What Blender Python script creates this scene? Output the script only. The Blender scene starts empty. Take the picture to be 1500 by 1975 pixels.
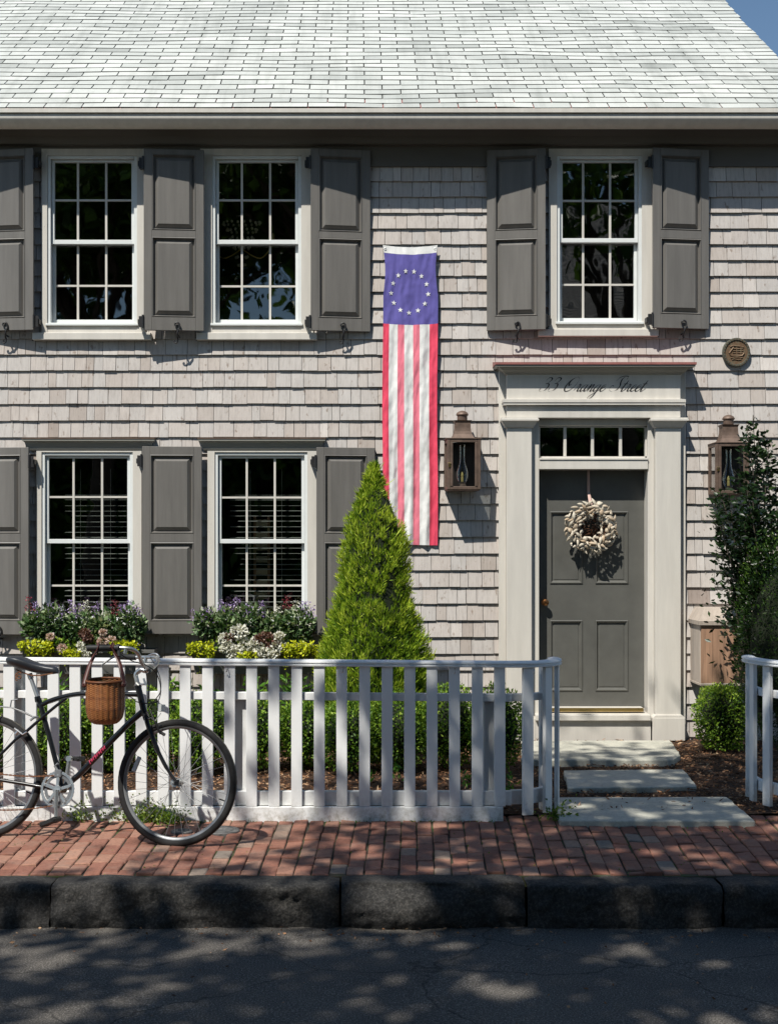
import bpy, math, random
import numpy as np
from mathutils import Vector, Matrix, noise
random.seed(7); rng = np.random.default_rng(11)
PI = math.pi
scene = bpy.context.scene
COL = scene.collection
# ---------------------------------------------------------------- measured camera
F, D, H = 2600.0, 11.3, 1.62          # focal length in photo pixels, distance to the facade, eye height
CX, CY = 690.0, 1057.0                # principal point in photo pixels
def X(px, y=0.0): return (px - CX) / F * (D + y)
def Z(py, y=0.0): return H + (CY - py) / F * (D + y)
def G(px, py, z=0.0):
    d = (H - z) * F / (py - CY)
    return ((px - CX) / F * d, d - D, z)

# ---------------------------------------------------------------- object helpers
OFF = {}
def tag(o, label, cat, group=None, kind=None):
    o['label'] = label; o['category'] = cat
    if group: o['group'] = group
    if kind: o['kind'] = kind
    return o
def thing(name, label, cat, loc=(0, 0, 0), group=None):
    o = bpy.data.objects.new(name, None); COL.objects.link(o)
    o.empty_display_size = 0.1; o.location = loc; OFF[o] = Vector(loc)
    return tag(o, label, cat, group)
def part_empty(name, parent):
    o = bpy.data.objects.new(name, None); COL.objects.link(o); o.empty_display_size = 0.05
    o.parent = parent; OFF[o] = OFF[parent]
    return o
def finish(o, parent):
    COL.objects.link(o)
    if parent is not None:
        o.parent = parent; OFF[o] = OFF[parent]
    else: OFF[o] = Vector((0, 0, 0))
    return o
def dup(root, loc, rotz=0.0):
    r = root.copy(); COL.objects.link(r); r.location = loc; r.rotation_euler = (0, 0, rotz)
    def rec(src, dst):
        for ch in list(src.children):
            c = ch.copy(); COL.objects.link(c); c.parent = dst; rec(ch, c)
    rec(root, r)
    return r

class MB:
    def __init__(self): self.v = []; self.f = []; self.r = []; self.m = []
    def add(self, vs, fs, r=None, m=0):
        b = len(self.v); self.v.extend([tuple(p) for p in vs])
        if r is None: r = random.random()
        for f in fs: self.f.append([b + i for i in f]); self.r.append(r); self.m.append(m)
        return self
    def box(self, x0, x1, y0, y1, z0, z1, r=None, m=0):
        if x0 > x1: x0, x1 = x1, x0
        if y0 > y1: y0, y1 = y1, y0
        if z0 > z1: z0, z1 = z1, z0
        vs = [(x0,y0,z0),(x1,y0,z0),(x1,y1,z0),(x0,y1,z0),(x0,y0,z1),(x1,y0,z1),(x1,y1,z1),(x0,y1,z1)]
        return self.add(vs, [(0,3,2,1),(4,5,6,7),(0,1,5,4),(1,2,6,5),(2,3,7,6),(3,0,4,7)], r, m)
    def obox(self, c, ux, uy, uz, hx, hy, hz, r=None, m=0):
        c = Vector(c); ux = Vector(ux); uy = Vector(uy); uz = Vector(uz)
        vs = [c + ux*hx*a + uy*hy*b_ + uz*hz*e for e in (-1,1) for (a,b_) in ((-1,-1),(1,-1),(1,1),(-1,1))]
        return self.add(vs, [(0,3,2,1),(4,5,6,7),(0,1,5,4),(1,2,6,5),(2,3,7,6),(3,0,4,7)], r, m)
    def tube(self, pts, rad, seg=8, closed=False, m=0, r=None, flat=1.0):
        pts = [Vector(p) for p in pts]; n = len(pts)
        rads = list(rad) if hasattr(rad, '__len__') else [rad]*n
        vs = []; prev = None
        for i, p in enumerate(pts):
            if closed: t = pts[(i+1) % n] - pts[i-1]
            else: t = pts[min(i+1, n-1)] - pts[max(i-1, 0)]
            if t.length < 1e-9: t = Vector((0,0,1))
            t.normalize()
            if prev is None:
                a = Vector((0,0,1)) if abs(t.z) < .9 else Vector((1,0,0))
                n1 = t.cross(a).normalized()
            else: n1 = (prev - t*prev.dot(t)); n1 = n1.normalized() if n1.length > 1e-6 else t.orthogonal().normalized()
            prev = n1; n2 = t.cross(n1)
            for k in range(seg):
                a = 2*PI*k/seg
                vs.append(p + n1*math.cos(a)*rads[i] + n2*math.sin(a)*rads[i]*flat)
        fs = []
        for i in range(n if closed else n-1):
            j = (i+1) % n
            for k in range(seg):
                k2 = (k+1) % seg
                fs.append((i*seg+k, i*seg+k2, j*seg+k2, j*seg+k))
        if not closed:
            fs.append(tuple(range(seg))[::-1]); fs.append(tuple((n-1)*seg+k for k in range(seg)))
        return self.add(vs, fs, r, m)
    def lathe(self, prof, c=(0,0,0), seg=24, ax=(1,0,0), ay=(0,1,0), az=(0,0,1), m=0, r=None, ripple=None):
        c = Vector(c); ax = Vector(ax); ay = Vector(ay); az = Vector(az); vs = []; n = len(prof)
        for i, (ra, z) in enumerate(prof):
            for k in range(seg):
                a = 2*PI*k/seg
                rr = ra + (ripple(i, k) if ripple else 0)
                vs.append(c + ax*math.cos(a)*rr + ay*math.sin(a)*rr + az*z)
        fs = []
        for i in range(n-1):
            for k in range(seg):
                k2 = (k+1) % seg
                fs.append((i*seg+k, i*seg+k2, (i+1)*seg+k2, (i+1)*seg+k))
        fs.append(tuple(range(seg))[::-1]); fs.append(tuple((n-1)*seg+k for k in range(seg)))
        return self.add(vs, fs, r, m)
    def prism(self, poly, y0, y1, m=0, r=None):      # poly of (x,z), extruded along y
        n = len(poly)
        vs = [(x, y0, z) for x, z in poly] + [(x, y1, z) for x, z in poly]
        fs = [tuple(range(n)), tuple(range(2*n-1, n-1, -1))] + [(i, n+i, n+(i+1) % n, (i+1) % n) for i in range(n)]
        return self.add(vs, fs, r, m)
    def slab(self, poly, z0, z1, m=0, r=None):       # poly of (x,y)
        n = len(poly)
        vs = [(x, y, z0) for x, y in poly] + [(x, y, z1) for x, y in poly]
        fs = [tuple(range(n))[::-1], tuple(range(n, 2*n))] + [(i, (i+1) % n, n+(i+1) % n, n+i) for i in range(n)]
        return self.add(vs, fs, r, m)
    def crown(self, x0, x1, yf, yw, prof, m=0):      # mitred moulding: prof = (projection, z), returned to the wall
        vs = []
        for p, z in prof: vs += [(x0-p, yw, z), (x0-p, yf-p, z), (x1+p, yf-p, z), (x1+p, yw, z)]
        fs = []; n = len(prof)
        for i in range(n-1):
            for k in range(3): fs.append((i*4+k, i*4+k+1, (i+1)*4+k+1, (i+1)*4+k))
        fs.append((3, 2, 1, 0)); e = (n-1)*4; fs.append((e, e+1, e+2, e+3))
        return self.add(vs, fs, .5, m)
    def raised(self, x0, x1, z0, z1, yo, yi, mo, bev, yp, m=0):   # recessed panel with moulding and raised field (front faces -y)
        def ring(a, y): return [(x0+a, y, z0+a), (x1-a, y, z0+a), (x1-a, y, z1-a), (x0+a, y, z1-a)]
        vs = ring(0, yo) + ring(mo*.35, yo-.004) + ring(mo, yi) + ring(mo*1.25, yi) + ring(mo*1.25+bev, yp)
        fs = []
        for i in range(4):
            for k in range(4): fs.append((i*4+k, i*4+(k+1) % 4, (i+1)*4+(k+1) % 4, (i+1)*4+k))
        fs.append((16, 17, 18, 19))
        return self.add(vs, fs, .5, m)
    def build(self, name, mats, parent=None, smooth=False, bevel=0.0, seg=1, angle=40):
        off = OFF[parent] if parent is not None else Vector((0, 0, 0))
        me = bpy.data.meshes.new(name)
        me.from_pydata([(p[0]-off.x, p[1]-off.y, p[2]-off.z) for p in self.v], [], self.f)
        if not isinstance(mats, (list, tuple)): mats = [mats]
        for mt in mats: me.materials.append(mt)
        if len(mats) > 1: me.polygons.foreach_set('material_index', self.m)
        at = me.attributes.new('rnd', 'FLOAT', 'FACE'); at.data.foreach_set('value', self.r)
        me.validate(clean_customdata=False); me.update()
        if smooth:
            me.polygons.foreach_set('use_smooth', [True]*len(me.polygons)); me.set_sharp_from_angle(angle=math.radians(angle))
        o = bpy.data.objects.new(name, me); finish(o, parent)
        if bevel:
            b = o.modifiers.new('bevel', 'BEVEL'); b.width = bevel; b.segments = seg; b.limit_method = 'ANGLE'; b.angle_limit = math.radians(35)
        return o

def catmull(P, n=8, closed=False):
    P = [Vector(p) for p in P]; out = []; N = len(P)
    for i in range(N if closed else N-1):
        if closed: a, b, c, d = P[i-1], P[i], P[(i+1) % N], P[(i+2) % N]
        else: a, b, c, d = P[max(i-1, 0)], P[i], P[i+1], P[min(i+2, N-1)]
        for k in range(n):
            t = k/n
            out.append(.5*((2*b)+(c-a)*t+(2*a-5*b+4*c-d)*t*t+(3*b-a-3*c+d)*t**3))
    if not closed: out.append(P[-1])
    return out

def np_mesh(name, V, T, rnd, mats, parent=None, smooth=False, midx=None):   # V (n,3), T (m,k) faces
    off = np.array(OFF[parent] if parent is not None else (0, 0, 0))
    V = np.asarray(V, dtype=np.float64) - off
    me = bpy.data.meshes.new(name); k = T.shape[1]
    me.vertices.add(len(V)); me.vertices.foreach_set('co', V.astype(np.float32).ravel())
    me.loops.add(T.size); me.loops.foreach_set('vertex_index', T.astype(np.int32).ravel())
    me.polygons.add(len(T)); me.polygons.foreach_set('loop_start', np.arange(0, T.size, k, dtype=np.int32))
    if not isinstance(mats, (list, tuple)): mats = [mats]
    for mt in mats: me.materials.append(mt)
    at = me.attributes.new('rnd', 'FLOAT', 'FACE'); at.data.foreach_set('value', np.asarray(rnd, dtype=np.float32))
    me.update(calc_edges=True); me.validate(clean_customdata=False)
    if smooth: me.polygons.foreach_set('use_smooth', [True]*len(me.polygons))
    return finish(bpy.data.objects.new(name, me), parent)

def nrm(a): return a / np.maximum(np.linalg.norm(a, axis=1, keepdims=True), 1e-9)
def leaves(P, Dr, L, W, fold=.15, rnd=None, droop=0.0, face=None):
    n = len(P); P = np.asarray(P); Dr = nrm(np.asarray(Dr)); L = np.broadcast_to(np.asarray(L, dtype=float), (n,)); W = np.broadcast_to(np.asarray(W, dtype=float), (n,))
    R = nrm(np.cross(Dr, rng.normal(size=(n, 3)) if face is None else face + rng.normal(size=(n, 3))*.55)); N = np.cross(Dr, R)
    base = P; tip = P + Dr*L[:, None] - N*(droop*L)[:, None]; mid = P + Dr*(L*.5)[:, None]
    l = mid + R*(W*.5)[:, None] + N*(fold*W)[:, None]; r = mid - R*(W*.5)[:, None] + N*(fold*W)[:, None]
    V = np.stack([base, r, tip, l], axis=1).reshape(-1, 3)
    i = np.arange(n)*4
    T = np.stack([np.stack([i, i+1, i+2], 1), np.stack([i, i+2, i+3], 1)], 1).reshape(-1, 3)
    if rnd is None: rnd = rng.random(n)
    return V, T, np.repeat(rnd, 2)
def leaf_obj(name, P, Dr, L, W, mat, parent, **k):
    V, T, r = leaves(P, Dr, L, W, **k)
    return np_mesh(name, V, T, r, mat, parent)
def sph(n): return nrm(rng.normal(size=(n, 3)))

# ---------------------------------------------------------------- material helpers
def newmat(name):
    m = bpy.data.materials.new(name); m.use_nodes = True; nt = m.node_tree
    return m, nt, nt.nodes['Principled BSDF']
def N(nt, t, **k):
    n = nt.nodes.new(t)
    for a, b in k.items(): setattr(n, a, b)
    return n
def link(nt, a, b): nt.links.new(a, b)
def ramp(nt, fac, stops, interp='LINEAR'):
    n = N(nt, 'ShaderNodeValToRGB'); cr = n.color_ramp; cr.interpolation = interp
    while len(cr.elements) < len(stops): cr.elements.new(.5)
    for e, (p, c) in zip(cr.elements, stops): e.position = p; e.color = (*c[:3], 1)
    link(nt, fac, n.inputs['Fac']); return n.outputs['Color']
def attr(nt): return N(nt, 'ShaderNodeAttribute', attribute_name='rnd').outputs['Fac']
def ntex(nt, scale, detail=4, rough=.6, stretch=None, coord='Object', dist=0.0):
    tc = N(nt, 'ShaderNodeTexCoord'); out = tc.outputs[coord]
    if stretch:
        mp = N(nt, 'ShaderNodeMapping'); mp.inputs['Scale'].default_value = stretch; link(nt, out, mp.inputs['Vector']); out = mp.outputs['Vector']
    n = N(nt, 'ShaderNodeTexNoise'); n.inputs['Scale'].default_value = scale; n.inputs['Detail'].default_value = detail
    n.inputs['Roughness'].default_value = rough; n.inputs['Distortion'].default_value = dist
    link(nt, out, n.inputs['Vector']); return n.outputs['Fac']
def mixc(nt, fac, a, b, mode='MIX'):
    n = N(nt, 'ShaderNodeMix', data_type='RGBA', blend_type=mode)
    for s, v in ((n.inputs[0], fac), (n.inputs[6], a), (n.inputs[7], b)):
        if hasattr(v, 'is_linked'): link(nt, v, s)
        elif isinstance(v, (int, float)): s.default_value = v
        else: s.default_value = (*v[:3], 1)
    return n.outputs[2]
def bump(nt, bsdf, h, strength=.3, dist=.01):
    b = N(nt, 'ShaderNodeBump'); b.inputs['Strength'].default_value = strength; b.inputs['Distance'].default_value = dist
    link(nt, h, b.inputs['Height']); link(nt, b.outputs['Normal'], bsdf.inputs['Normal'])
def basic(name, col, rough=.5, metal=0.0, var=.12, nscale=14, bmp=0.0, bscale=60, stretch=None, spec=.5, coat=0):
    m, nt, b = newmat(name)
    f = ntex(nt, nscale, 5, .65, stretch)
    c0 = tuple(c*(1-var) for c in col); c1 = tuple(min(1, c*(1+var)) for c in col)
    link(nt, ramp(nt, f, [(.3, c0), (.7, c1)]), b.inputs['Base Color'])
    b.inputs['Roughness'].default_value = rough; b.inputs['Metallic'].default_value = metal
    b.inputs['Specular IOR Level'].default_value = spec; b.inputs['Coat Weight'].default_value = coat
    if bmp: bump(nt, b, ntex(nt, bscale, 4, .6, stretch), bmp, .004)
    return m
def leafmat(name, stops, trans=.35, rough=.45, spec=.35):
    m, nt, b = newmat(name)
    c = ramp(nt, attr(nt), stops)
    link(nt, c, b.inputs['Base Color']); b.inputs['Roughness'].default_value = rough; b.inputs['Specular IOR Level'].default_value = spec
    t = N(nt, 'ShaderNodeBsdfTranslucent'); link(nt, mixc(nt, 1.0, c, (1.0, 1.0, .55), 'MULTIPLY'), t.inputs['Color'])
    mx = N(nt, 'ShaderNodeMixShader'); mx.inputs[0].default_value = trans
    link(nt, b.outputs[0], mx.inputs[1]); link(nt, t.outputs[0], mx.inputs[2]); link(nt, mx.outputs[0], nt.nodes['Material Output'].inputs['Surface'])
    return m

M = {}
# weathered cedar shingles
m, nt, b = newmat('cedar_shingle')
c = ramp(nt, attr(nt), [(0, (.36,.30,.265)), (.16, (.48,.42,.375)), (.4, (.59,.53,.485)), (.7, (.57,.535,.505)), (1, (.69,.635,.59))])
gr = ntex(nt, 1.0, 6, .7, (55, 55, 3.2)); big = ntex(nt, 1.1, 3, .6)
c = mixc(nt, 1.0, c, ramp(nt, gr, [(.25, (.76,.745,.73)), (.5, (1.0,1.0,1.0)), (.75, (1.1,1.1,1.09))]), 'MULTIPLY')
c = mixc(nt, 1.0, c, ramp(nt, big, [(.3, (.93,.92,.92)), (.7, (1.06,1.06,1.06))]), 'MULTIPLY')
kn = ntex(nt, 1.0, 3, .5, (30, 30, 14)); c = mixc(nt, 1.0, c, ramp(nt, kn, [(.27, (.62,.56,.52)), (.36, (1,1,1))]), 'MULTIPLY')
link(nt, c, b.inputs['Base Color']); b.inputs['Roughness'].default_value = .9; b.inputs['Specular IOR Level'].default_value = .15
bump(nt, b, gr, .35, .004); M['shingle'] = m
# asphalt roof shingles
m, nt, b = newmat('roof_shingle')
c = ramp(nt, attr(nt), [(0, (.40,.41,.39)), (.3, (.55,.56,.535)), (.6, (.655,.66,.63)), (1, (.72,.715,.685))])
c = mixc(nt, 1.0, c, ramp(nt, ntex(nt, 160, 3, .8), [(.3, (.78,.79,.79)), (.7, (1.08,1.08,1.07))]), 'MULTIPLY')
c = mixc(nt, 1.0, c, ramp(nt, ntex(nt, 1.3, 4, .65), [(.3, (.87,.875,.87)), (.65, (1.03,1.03,1.02))]), 'MULTIPLY')
c = mixc(nt, 1.0, c, ramp(nt, ntex(nt, 1.0, 4, .6, (9, .9, .9)), [(.3, (.84,.845,.84)), (.5, (1,1,1))]), 'MULTIPLY')
link(nt, c, b.inputs['Base Color']); b.inputs['Roughness'].default_value = .95; b.inputs['Specular IOR Level'].default_value = .1
bump(nt, b, ntex(nt, 220, 3, .7), .4, .003); M['roof'] = m
M['roof_edge_shade'] = basic('roof_tab_edge_shade', (.20,.20,.19), .95)  # shadow line under each course put into the tab edge colour
M['roof_gap'] = basic('roof_underlay', (.05,.045,.042), .95)
M['trim'] = basic('trim_paint', (.715,.672,.605), .5, var=.085, nscale=4, bmp=.12, bscale=40, stretch=(3,3,.35))
M['frame'] = basic('window_frame_paint', (.84,.86,.84), .4, var=.03)
M['eave_shade'] = basic('eave_shade_paint', (.13,.12,.105), .55, var=.12, nscale=3, stretch=(.3,1,1))  # shade under the eave is put into this dark board colour
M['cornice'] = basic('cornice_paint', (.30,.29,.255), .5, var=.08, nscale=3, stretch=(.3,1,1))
M['shutter'] = basic('shutter_paint', (.178,.166,.152), .48, var=.15, nscale=3, bmp=.12, bscale=40, stretch=(5,5,.45))
M['door'] = basic('door_paint', (.122,.12,.108), .45, var=.12, nscale=6, bmp=.04)
M['copper_red'] = basic('copper_flashing', (.34,.13,.115), .5, var=.25, nscale=8)
M['iron'] = basic('black_iron', (.02,.019,.02), .5, var=.3, bmp=.2)
M['brass'] = basic('brass', (.62,.44,.16), .32, 1.0, .15)
M['knob'] = basic('bronze_knob', (.45,.2,.08), .3, 1.0, .15)
M['letter'] = basic('letter_paint', (.018,.016,.016), .6)
M['lantern'] = basic('aged_copper', (.165,.112,.085), .55, .3, .3, 18, bmp=.15, bscale=80)
M['lantern_dark'] = basic('lantern_back', (.05,.035,.03), .6)
M['interior'] = basic('dark_interior', (.022,.02,.018), .9)
M['blind'] = basic('blind_slat', (.8,.78,.74), .6)
M['curtain'] = basic('lamp_linen', (.6,.52,.38), .8)
m, nt, b = newmat('window_glass'); gl = N(nt, 'ShaderNodeBsdfGlossy'); gl.inputs['Roughness'].default_value = .015
tr = N(nt, 'ShaderNodeBsdfTransparent'); tr.inputs['Color'].default_value = (.62,.66,.64,1)
ge = N(nt, 'ShaderNodeNewGeometry'); dt_ = N(nt, 'ShaderNodeVectorMath', operation='DOT_PRODUCT'); link(nt, ge.outputs['Normal'], dt_.inputs[0]); link(nt, ge.outputs['Incoming'], dt_.inputs[1])
ab = N(nt, 'ShaderNodeMath', operation='ABSOLUTE'); link(nt, dt_.outputs['Value'], ab.inputs[0]); om = N(nt, 'ShaderNodeMath', operation='SUBTRACT'); om.inputs[0].default_value = 1; link(nt, ab.outputs[0], om.inputs[1])
pw = N(nt, 'ShaderNodeMath', operation='POWER'); link(nt, om.outputs[0], pw.inputs[0]); pw.inputs[1].default_value = 5
fr = N(nt, 'ShaderNodeMath', operation='MULTIPLY_ADD'); link(nt, pw.outputs[0], fr.inputs[0]); fr.inputs[1].default_value = .87; fr.inputs[2].default_value = .17
w_ = ntex(nt, 2.2, 2, .5); bp = N(nt, 'ShaderNodeBump'); bp.inputs['Strength'].default_value = .05; bp.inputs['Distance'].default_value = .05
link(nt, w_, bp.inputs['Height']); link(nt, bp.outputs[0], gl.inputs['Normal'])
mx = N(nt, 'ShaderNodeMixShader'); link(nt, fr.outputs[0], mx.inputs[0]); link(nt, tr.outputs[0], mx.inputs[1]); link(nt, gl.outputs[0], mx.inputs[2])
link(nt, mx.outputs[0], nt.nodes['Material Output'].inputs['Surface']); M['glass'] = m
m, nt, b = newmat('clear_glass'); gl = N(nt, 'ShaderNodeBsdfGlossy'); gl.inputs['Roughness'].default_value = .03
tr = N(nt, 'ShaderNodeBsdfTransparent'); tr.inputs['Color'].default_value = (.86,.9,.9,1)
lw = N(nt, 'ShaderNodeLayerWeight'); lw.inputs['Blend'].default_value = .35
mx = N(nt, 'ShaderNodeMixShader'); link(nt, lw.outputs['Facing'], mx.inputs[0]); link(nt, tr.outputs[0], mx.inputs[1]); link(nt, gl.outputs[0], mx.inputs[2])
link(nt, mx.outputs[0], nt.nodes['Material Output'].inputs['Surface']); M['chimney_glass'] = m
M['candle'] = basic('candle_sleeve', (.75,.55,.2), .5)
# plaque bronze
m, nt, b = newmat('patina_bronze'); f = ntex(nt, 40, 5, .7)
link(nt, ramp(nt, f, [(.35, (.16,.085,.045)), (.55, (.20,.13,.075)), (.68, (.14,.16,.11))]), b.inputs['Base Color']); b.inputs['Roughness'].default_value = .6; b.inputs['Metallic'].default_value = .3
bump(nt, b, ntex(nt, 90, 3, .6), .4, .004); M['bronze'] = m
M['patina'] = basic('green_patina', (.105,.105,.08), .7, .2, .3, 50, .3, 100)
# flag cloths
def cloth(name, col, tr=.3):
    m, nt, b = newmat(name); f = ntex(nt, 1.0, 4, .6, (40, 40, 3))
    c = ramp(nt, f, [(.3, tuple(k*.88 for k in col)), (.7, col)]); link(nt, c, b.inputs['Base Color']); b.inputs['Roughness'].default_value = .8; b.inputs['Specular IOR Level'].default_value = .2
    bump(nt, b, ntex(nt, 400, 2, .5), .15, .002)
    t = N(nt, 'ShaderNodeBsdfTranslucent'); link(nt, c, t.inputs['Color']); mx = N(nt, 'ShaderNodeMixShader'); mx.inputs[0].default_value = tr
    link(nt, b.outputs[0], mx.inputs[1]); link(nt, t.outputs[0], mx.inputs[2]); link(nt, mx.outputs[0], nt.nodes['Material Output'].inputs['Surface']); return m
M['flag_white'] = cloth('flag_white', (.97,.96,.93), .03); M['flag_red'] = cloth('flag_red', (.92,.09,.16), .03); M['flag_pink'] = cloth('flag_faded_red', (.95,.25,.33), .03); M['flag_blue'] = cloth('flag_blue', (.155,.135,.44), .03)
# fence
M['fence'] = basic('white_fence_paint', (.95,.95,.94), .5, var=.03, nscale=7, bmp=.12, bscale=1, stretch=(70,70,5))
m = M['fence']; nt = m.node_tree; b = nt.nodes['Principled BSDF']; src = b.inputs['Base Color'].links[0].from_socket
tc = N(nt, 'ShaderNodeTexCoord'); sx = N(nt, 'ShaderNodeSeparateXYZ'); link(nt, tc.outputs['Object'], sx.inputs[0])
mr = N(nt, 'ShaderNodeMapRange'); mr.inputs['From Min'].default_value = .16; mr.inputs['From Max'].default_value = -.01; link(nt, sx.outputs['Z'], mr.inputs['Value'])
ml_ = N(nt, 'ShaderNodeMath', operation='MULTIPLY'); link(nt, mr.outputs[0], ml_.inputs[0]); link(nt, ramp(nt, ntex(nt, 22, 6, .75), [(.42, (0,0,0)), (.72, (1,1,1))]), ml_.inputs[1])
c2 = mixc(nt, ml_.outputs[0], src, (.30,.27,.20)); sp_d = ramp(nt, ntex(nt, 55, 4, .7), [(.22, (.55,.52,.46)), (.30, (1,1,1))])
link(nt, mixc(nt, 1.0, c2, sp_d, 'MULTIPLY'), b.inputs['Base Color'])
# ground materials
m, nt, b = newmat('brick'); c = ramp(nt, attr(nt), [(0, (.19,.075,.05)), (.3, (.37,.165,.11)), (.6, (.28,.118,.082)), (.9, (.45,.24,.165)), (.965, (.30,.22,.17)), (1, (.20,.18,.16))])
c = mixc(nt, 1.0, c, ramp(nt, ntex(nt, 45, 5, .75), [(.28, (.55,.53,.52)), (.5, (.95,.95,.95)), (.75, (1.15,1.12,1.1))]), 'MULTIPLY')
c = mixc(nt, ramp(nt, ntex(nt, 5, 4, .7), [(.5, (0,0,0)), (.75, (.35,.35,.35))]), c, (.30,.27,.22))
link(nt, c, b.inputs['Base Color']); b.inputs['Roughness'].default_value = .9; bump(nt, b, ntex(nt, 90, 5, .7), .5, .005); M['brick'] = m
m, nt, b = newmat('brick_joint'); link(nt, ramp(nt, ntex(nt, 3.5, 5, .7), [(.4, (.045,.036,.028)), (.52, (.075,.065,.04)), (.62, (.06,.09,.025))]), b.inputs['Base Color']); b.inputs['Roughness'].default_value = 1
bump(nt, b, ntex(nt, 150, 3, .7), .6, .006); M['joint'] = m
m, nt, b = newmat('asphalt'); c = ramp(nt, ntex(nt, 130, 3, .8), [(.3, (.042,.037,.032)), (.5, (.10,.088,.077)), (.62, (.24,.215,.19)), (.74, (.60,.55,.48))])
c = mixc(nt, 1.0, c, ramp(nt, ntex(nt, 2.0, 5, .65), [(.3, (.75,.76,.78)), (.7, (1.2,1.2,1.18))]), 'MULTIPLY')
link(nt, c, b.inputs['Base Color']); b.inputs['Roughness'].default_value = .92; bump(nt, b, ntex(nt, 120, 4, .8), .9, .008); M['asphalt'] = m
m = M['asphalt']; nt = m.node_tree; b = nt.nodes['Principled BSDF']; src = b.inputs['Base Color'].links[0].from_socket
tc = N(nt, 'ShaderNodeTexCoord'); vo = N(nt, 'ShaderNodeTexVoronoi', feature='DISTANCE_TO_EDGE'); vo.inputs['Scale'].default_value = .75
dn_ = N(nt, 'ShaderNodeTexNoise'); dn_.inputs['Scale'].default_value = 2.5; dn_.inputs['Detail'].default_value = 5; va = N(nt, 'ShaderNodeVectorMath', operation='MULTIPLY_ADD'); va.inputs[1].default_value = (.5,.5,.5)
link(nt, tc.outputs['Object'], dn_.inputs['Vector']); link(nt, dn_.outputs['Color'], va.inputs[0]); link(nt, tc.outputs['Object'], va.inputs[2]); link(nt, va.outputs[0], vo.inputs['Vector'])
link(nt, mixc(nt, 1.0, src, ramp(nt, vo.outputs['Distance'], [(.0, (.35,.35,.35)), (.007, (1,1,1))]), 'MULTIPLY'), b.inputs['Base Color'])
m, nt, b = newmat('granite'); c = ramp(nt, ntex(nt, 70, 5, .8), [(.3, (.014,.013,.012)), (.5, (.045,.042,.039)), (.7, (.15,.14,.128))])
c = mixc(nt, 1.0, c, ramp(nt, ntex(nt, 3, 5, .7), [(.3, (.5,.5,.52)), (.7, (1.1,1.08,1.04))]), 'MULTIPLY')
link(nt, c, b.inputs['Base Color']); b.inputs['Roughness'].default_value = .85; bump(nt, b, ntex(nt, 25, 8, .7), .8, .02); M['granite'] = m
m, nt, b = newmat('bluestone'); c = ramp(nt, ntex(nt, 35, 6, .75), [(.3, (.44,.425,.375)), (.7, (.70,.665,.57))])
c = mixc(nt, 1.0, c, ramp(nt, ntex(nt, 4, 4, .6), [(.3, (.8,.82,.8)), (.7, (1.1,1.1,1.07))]), 'MULTIPLY')
link(nt, c, b.inputs['Base Color']); b.inputs['Roughness'].default_value = .85; bump(nt, b, ntex(nt, 60, 6, .7), .4, .006); M['stone'] = m
m, nt, b = newmat('mulch_soil'); link(nt, ramp(nt, ntex(nt, 60, 5, .8), [(.3, (.025,.014,.008)), (.7, (.12,.06,.032))]), b.inputs['Base Color']); b.inputs['Roughness'].default_value = 1; bump(nt, b, ntex(nt, 60, 5, .8), 1, .02); M['mulch'] = m
m, nt, b = newmat('wood_chip'); link(nt, ramp(nt, attr(nt), [(0, (.06,.026,.012)), (.5, (.27,.125,.058)), (.85, (.46,.25,.13)), (1, (.60,.42,.26))]), b.inputs['Base Color']); b.inputs['Roughness'].default_value = .9; M['chip'] = m
M['soil'] = basic('ground_soil', (.10,.09,.06), 1, var=.4, nscale=1.5)
M['woodbox'] = basic('cedar_board', (.40,.235,.15), .75, var=.28, nscale=1, bmp=.25, bscale=1, stretch=(40,40,2.5))
M['woodtrim'] = basic('weathered_trim_board', (.52,.44,.37), .75, var=.15, nscale=1, bmp=.2, bscale=1, stretch=(30,30,2.5))
M['planter'] = basic('planter_paint', (.16,.155,.145), .55, var=.1)
# bicycle
M['bike_paint'] = basic('black_bike_paint', (.006,.006,.007), .3, 0, .2, coat=.15)
M['rubber'] = basic('tyre_rubber', (.016,.015,.015), .85, var=.4, nscale=30, bmp=.3, bscale=200)
M['tyre_dusty'] = basic('dusty_tyre_tread', (.085,.078,.065), .9, var=.5, nscale=22, bmp=.5, bscale=160)
M['steel'] = basic('bike_alloy', (.55,.55,.54), .35, .9, .12)
M['rim'] = basic('rim_alloy', (.25,.255,.26), .45, .6, .15)
M['spoke'] = basic('spoke_steel', (.30,.30,.30), .5, .5, .1)
M['rust'] = basic('rusty_steel', (.20,.085,.04), .7, .4, .4, 60)
M['saddle'] = basic('saddle_vinyl', (.03,.033,.04), .38, var=.25, bmp=.1)
M['grip'] = basic('grip_rubber', (.012,.012,.012), .6)
M['plastic'] = basic('reflector_plastic', (.5,.52,.52), .25)
M['decal'] = basic('pink_decal', (.55,.05,.11), .4)
M['leather'] = basic('brown_leather', (.085,.025,.018), .45, var=.35, nscale=40)
m, nt, b = newmat('wicker'); tc = N(nt, 'ShaderNodeTexCoord')
c = ramp(nt, attr(nt), [(0, (.12,.035,.010)), (.5, (.28,.10,.026)), (1, (.38,.155,.045))]); c = mixc(nt, 1.0, c, ramp(nt, ntex(nt, 40, 4, .7), [(.3, (.7,.68,.66)), (.7, (1.15,1.12,1.1))]), 'MULTIPLY')
link(nt, c, b.inputs['Base Color']); b.inputs['Roughness'].default_value = .5; M['wicker'] = m
M['cast_iron'] = basic('cast_iron_cover', (.16,.155,.15), .7, .3, .3, 30, .3, 80)
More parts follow.
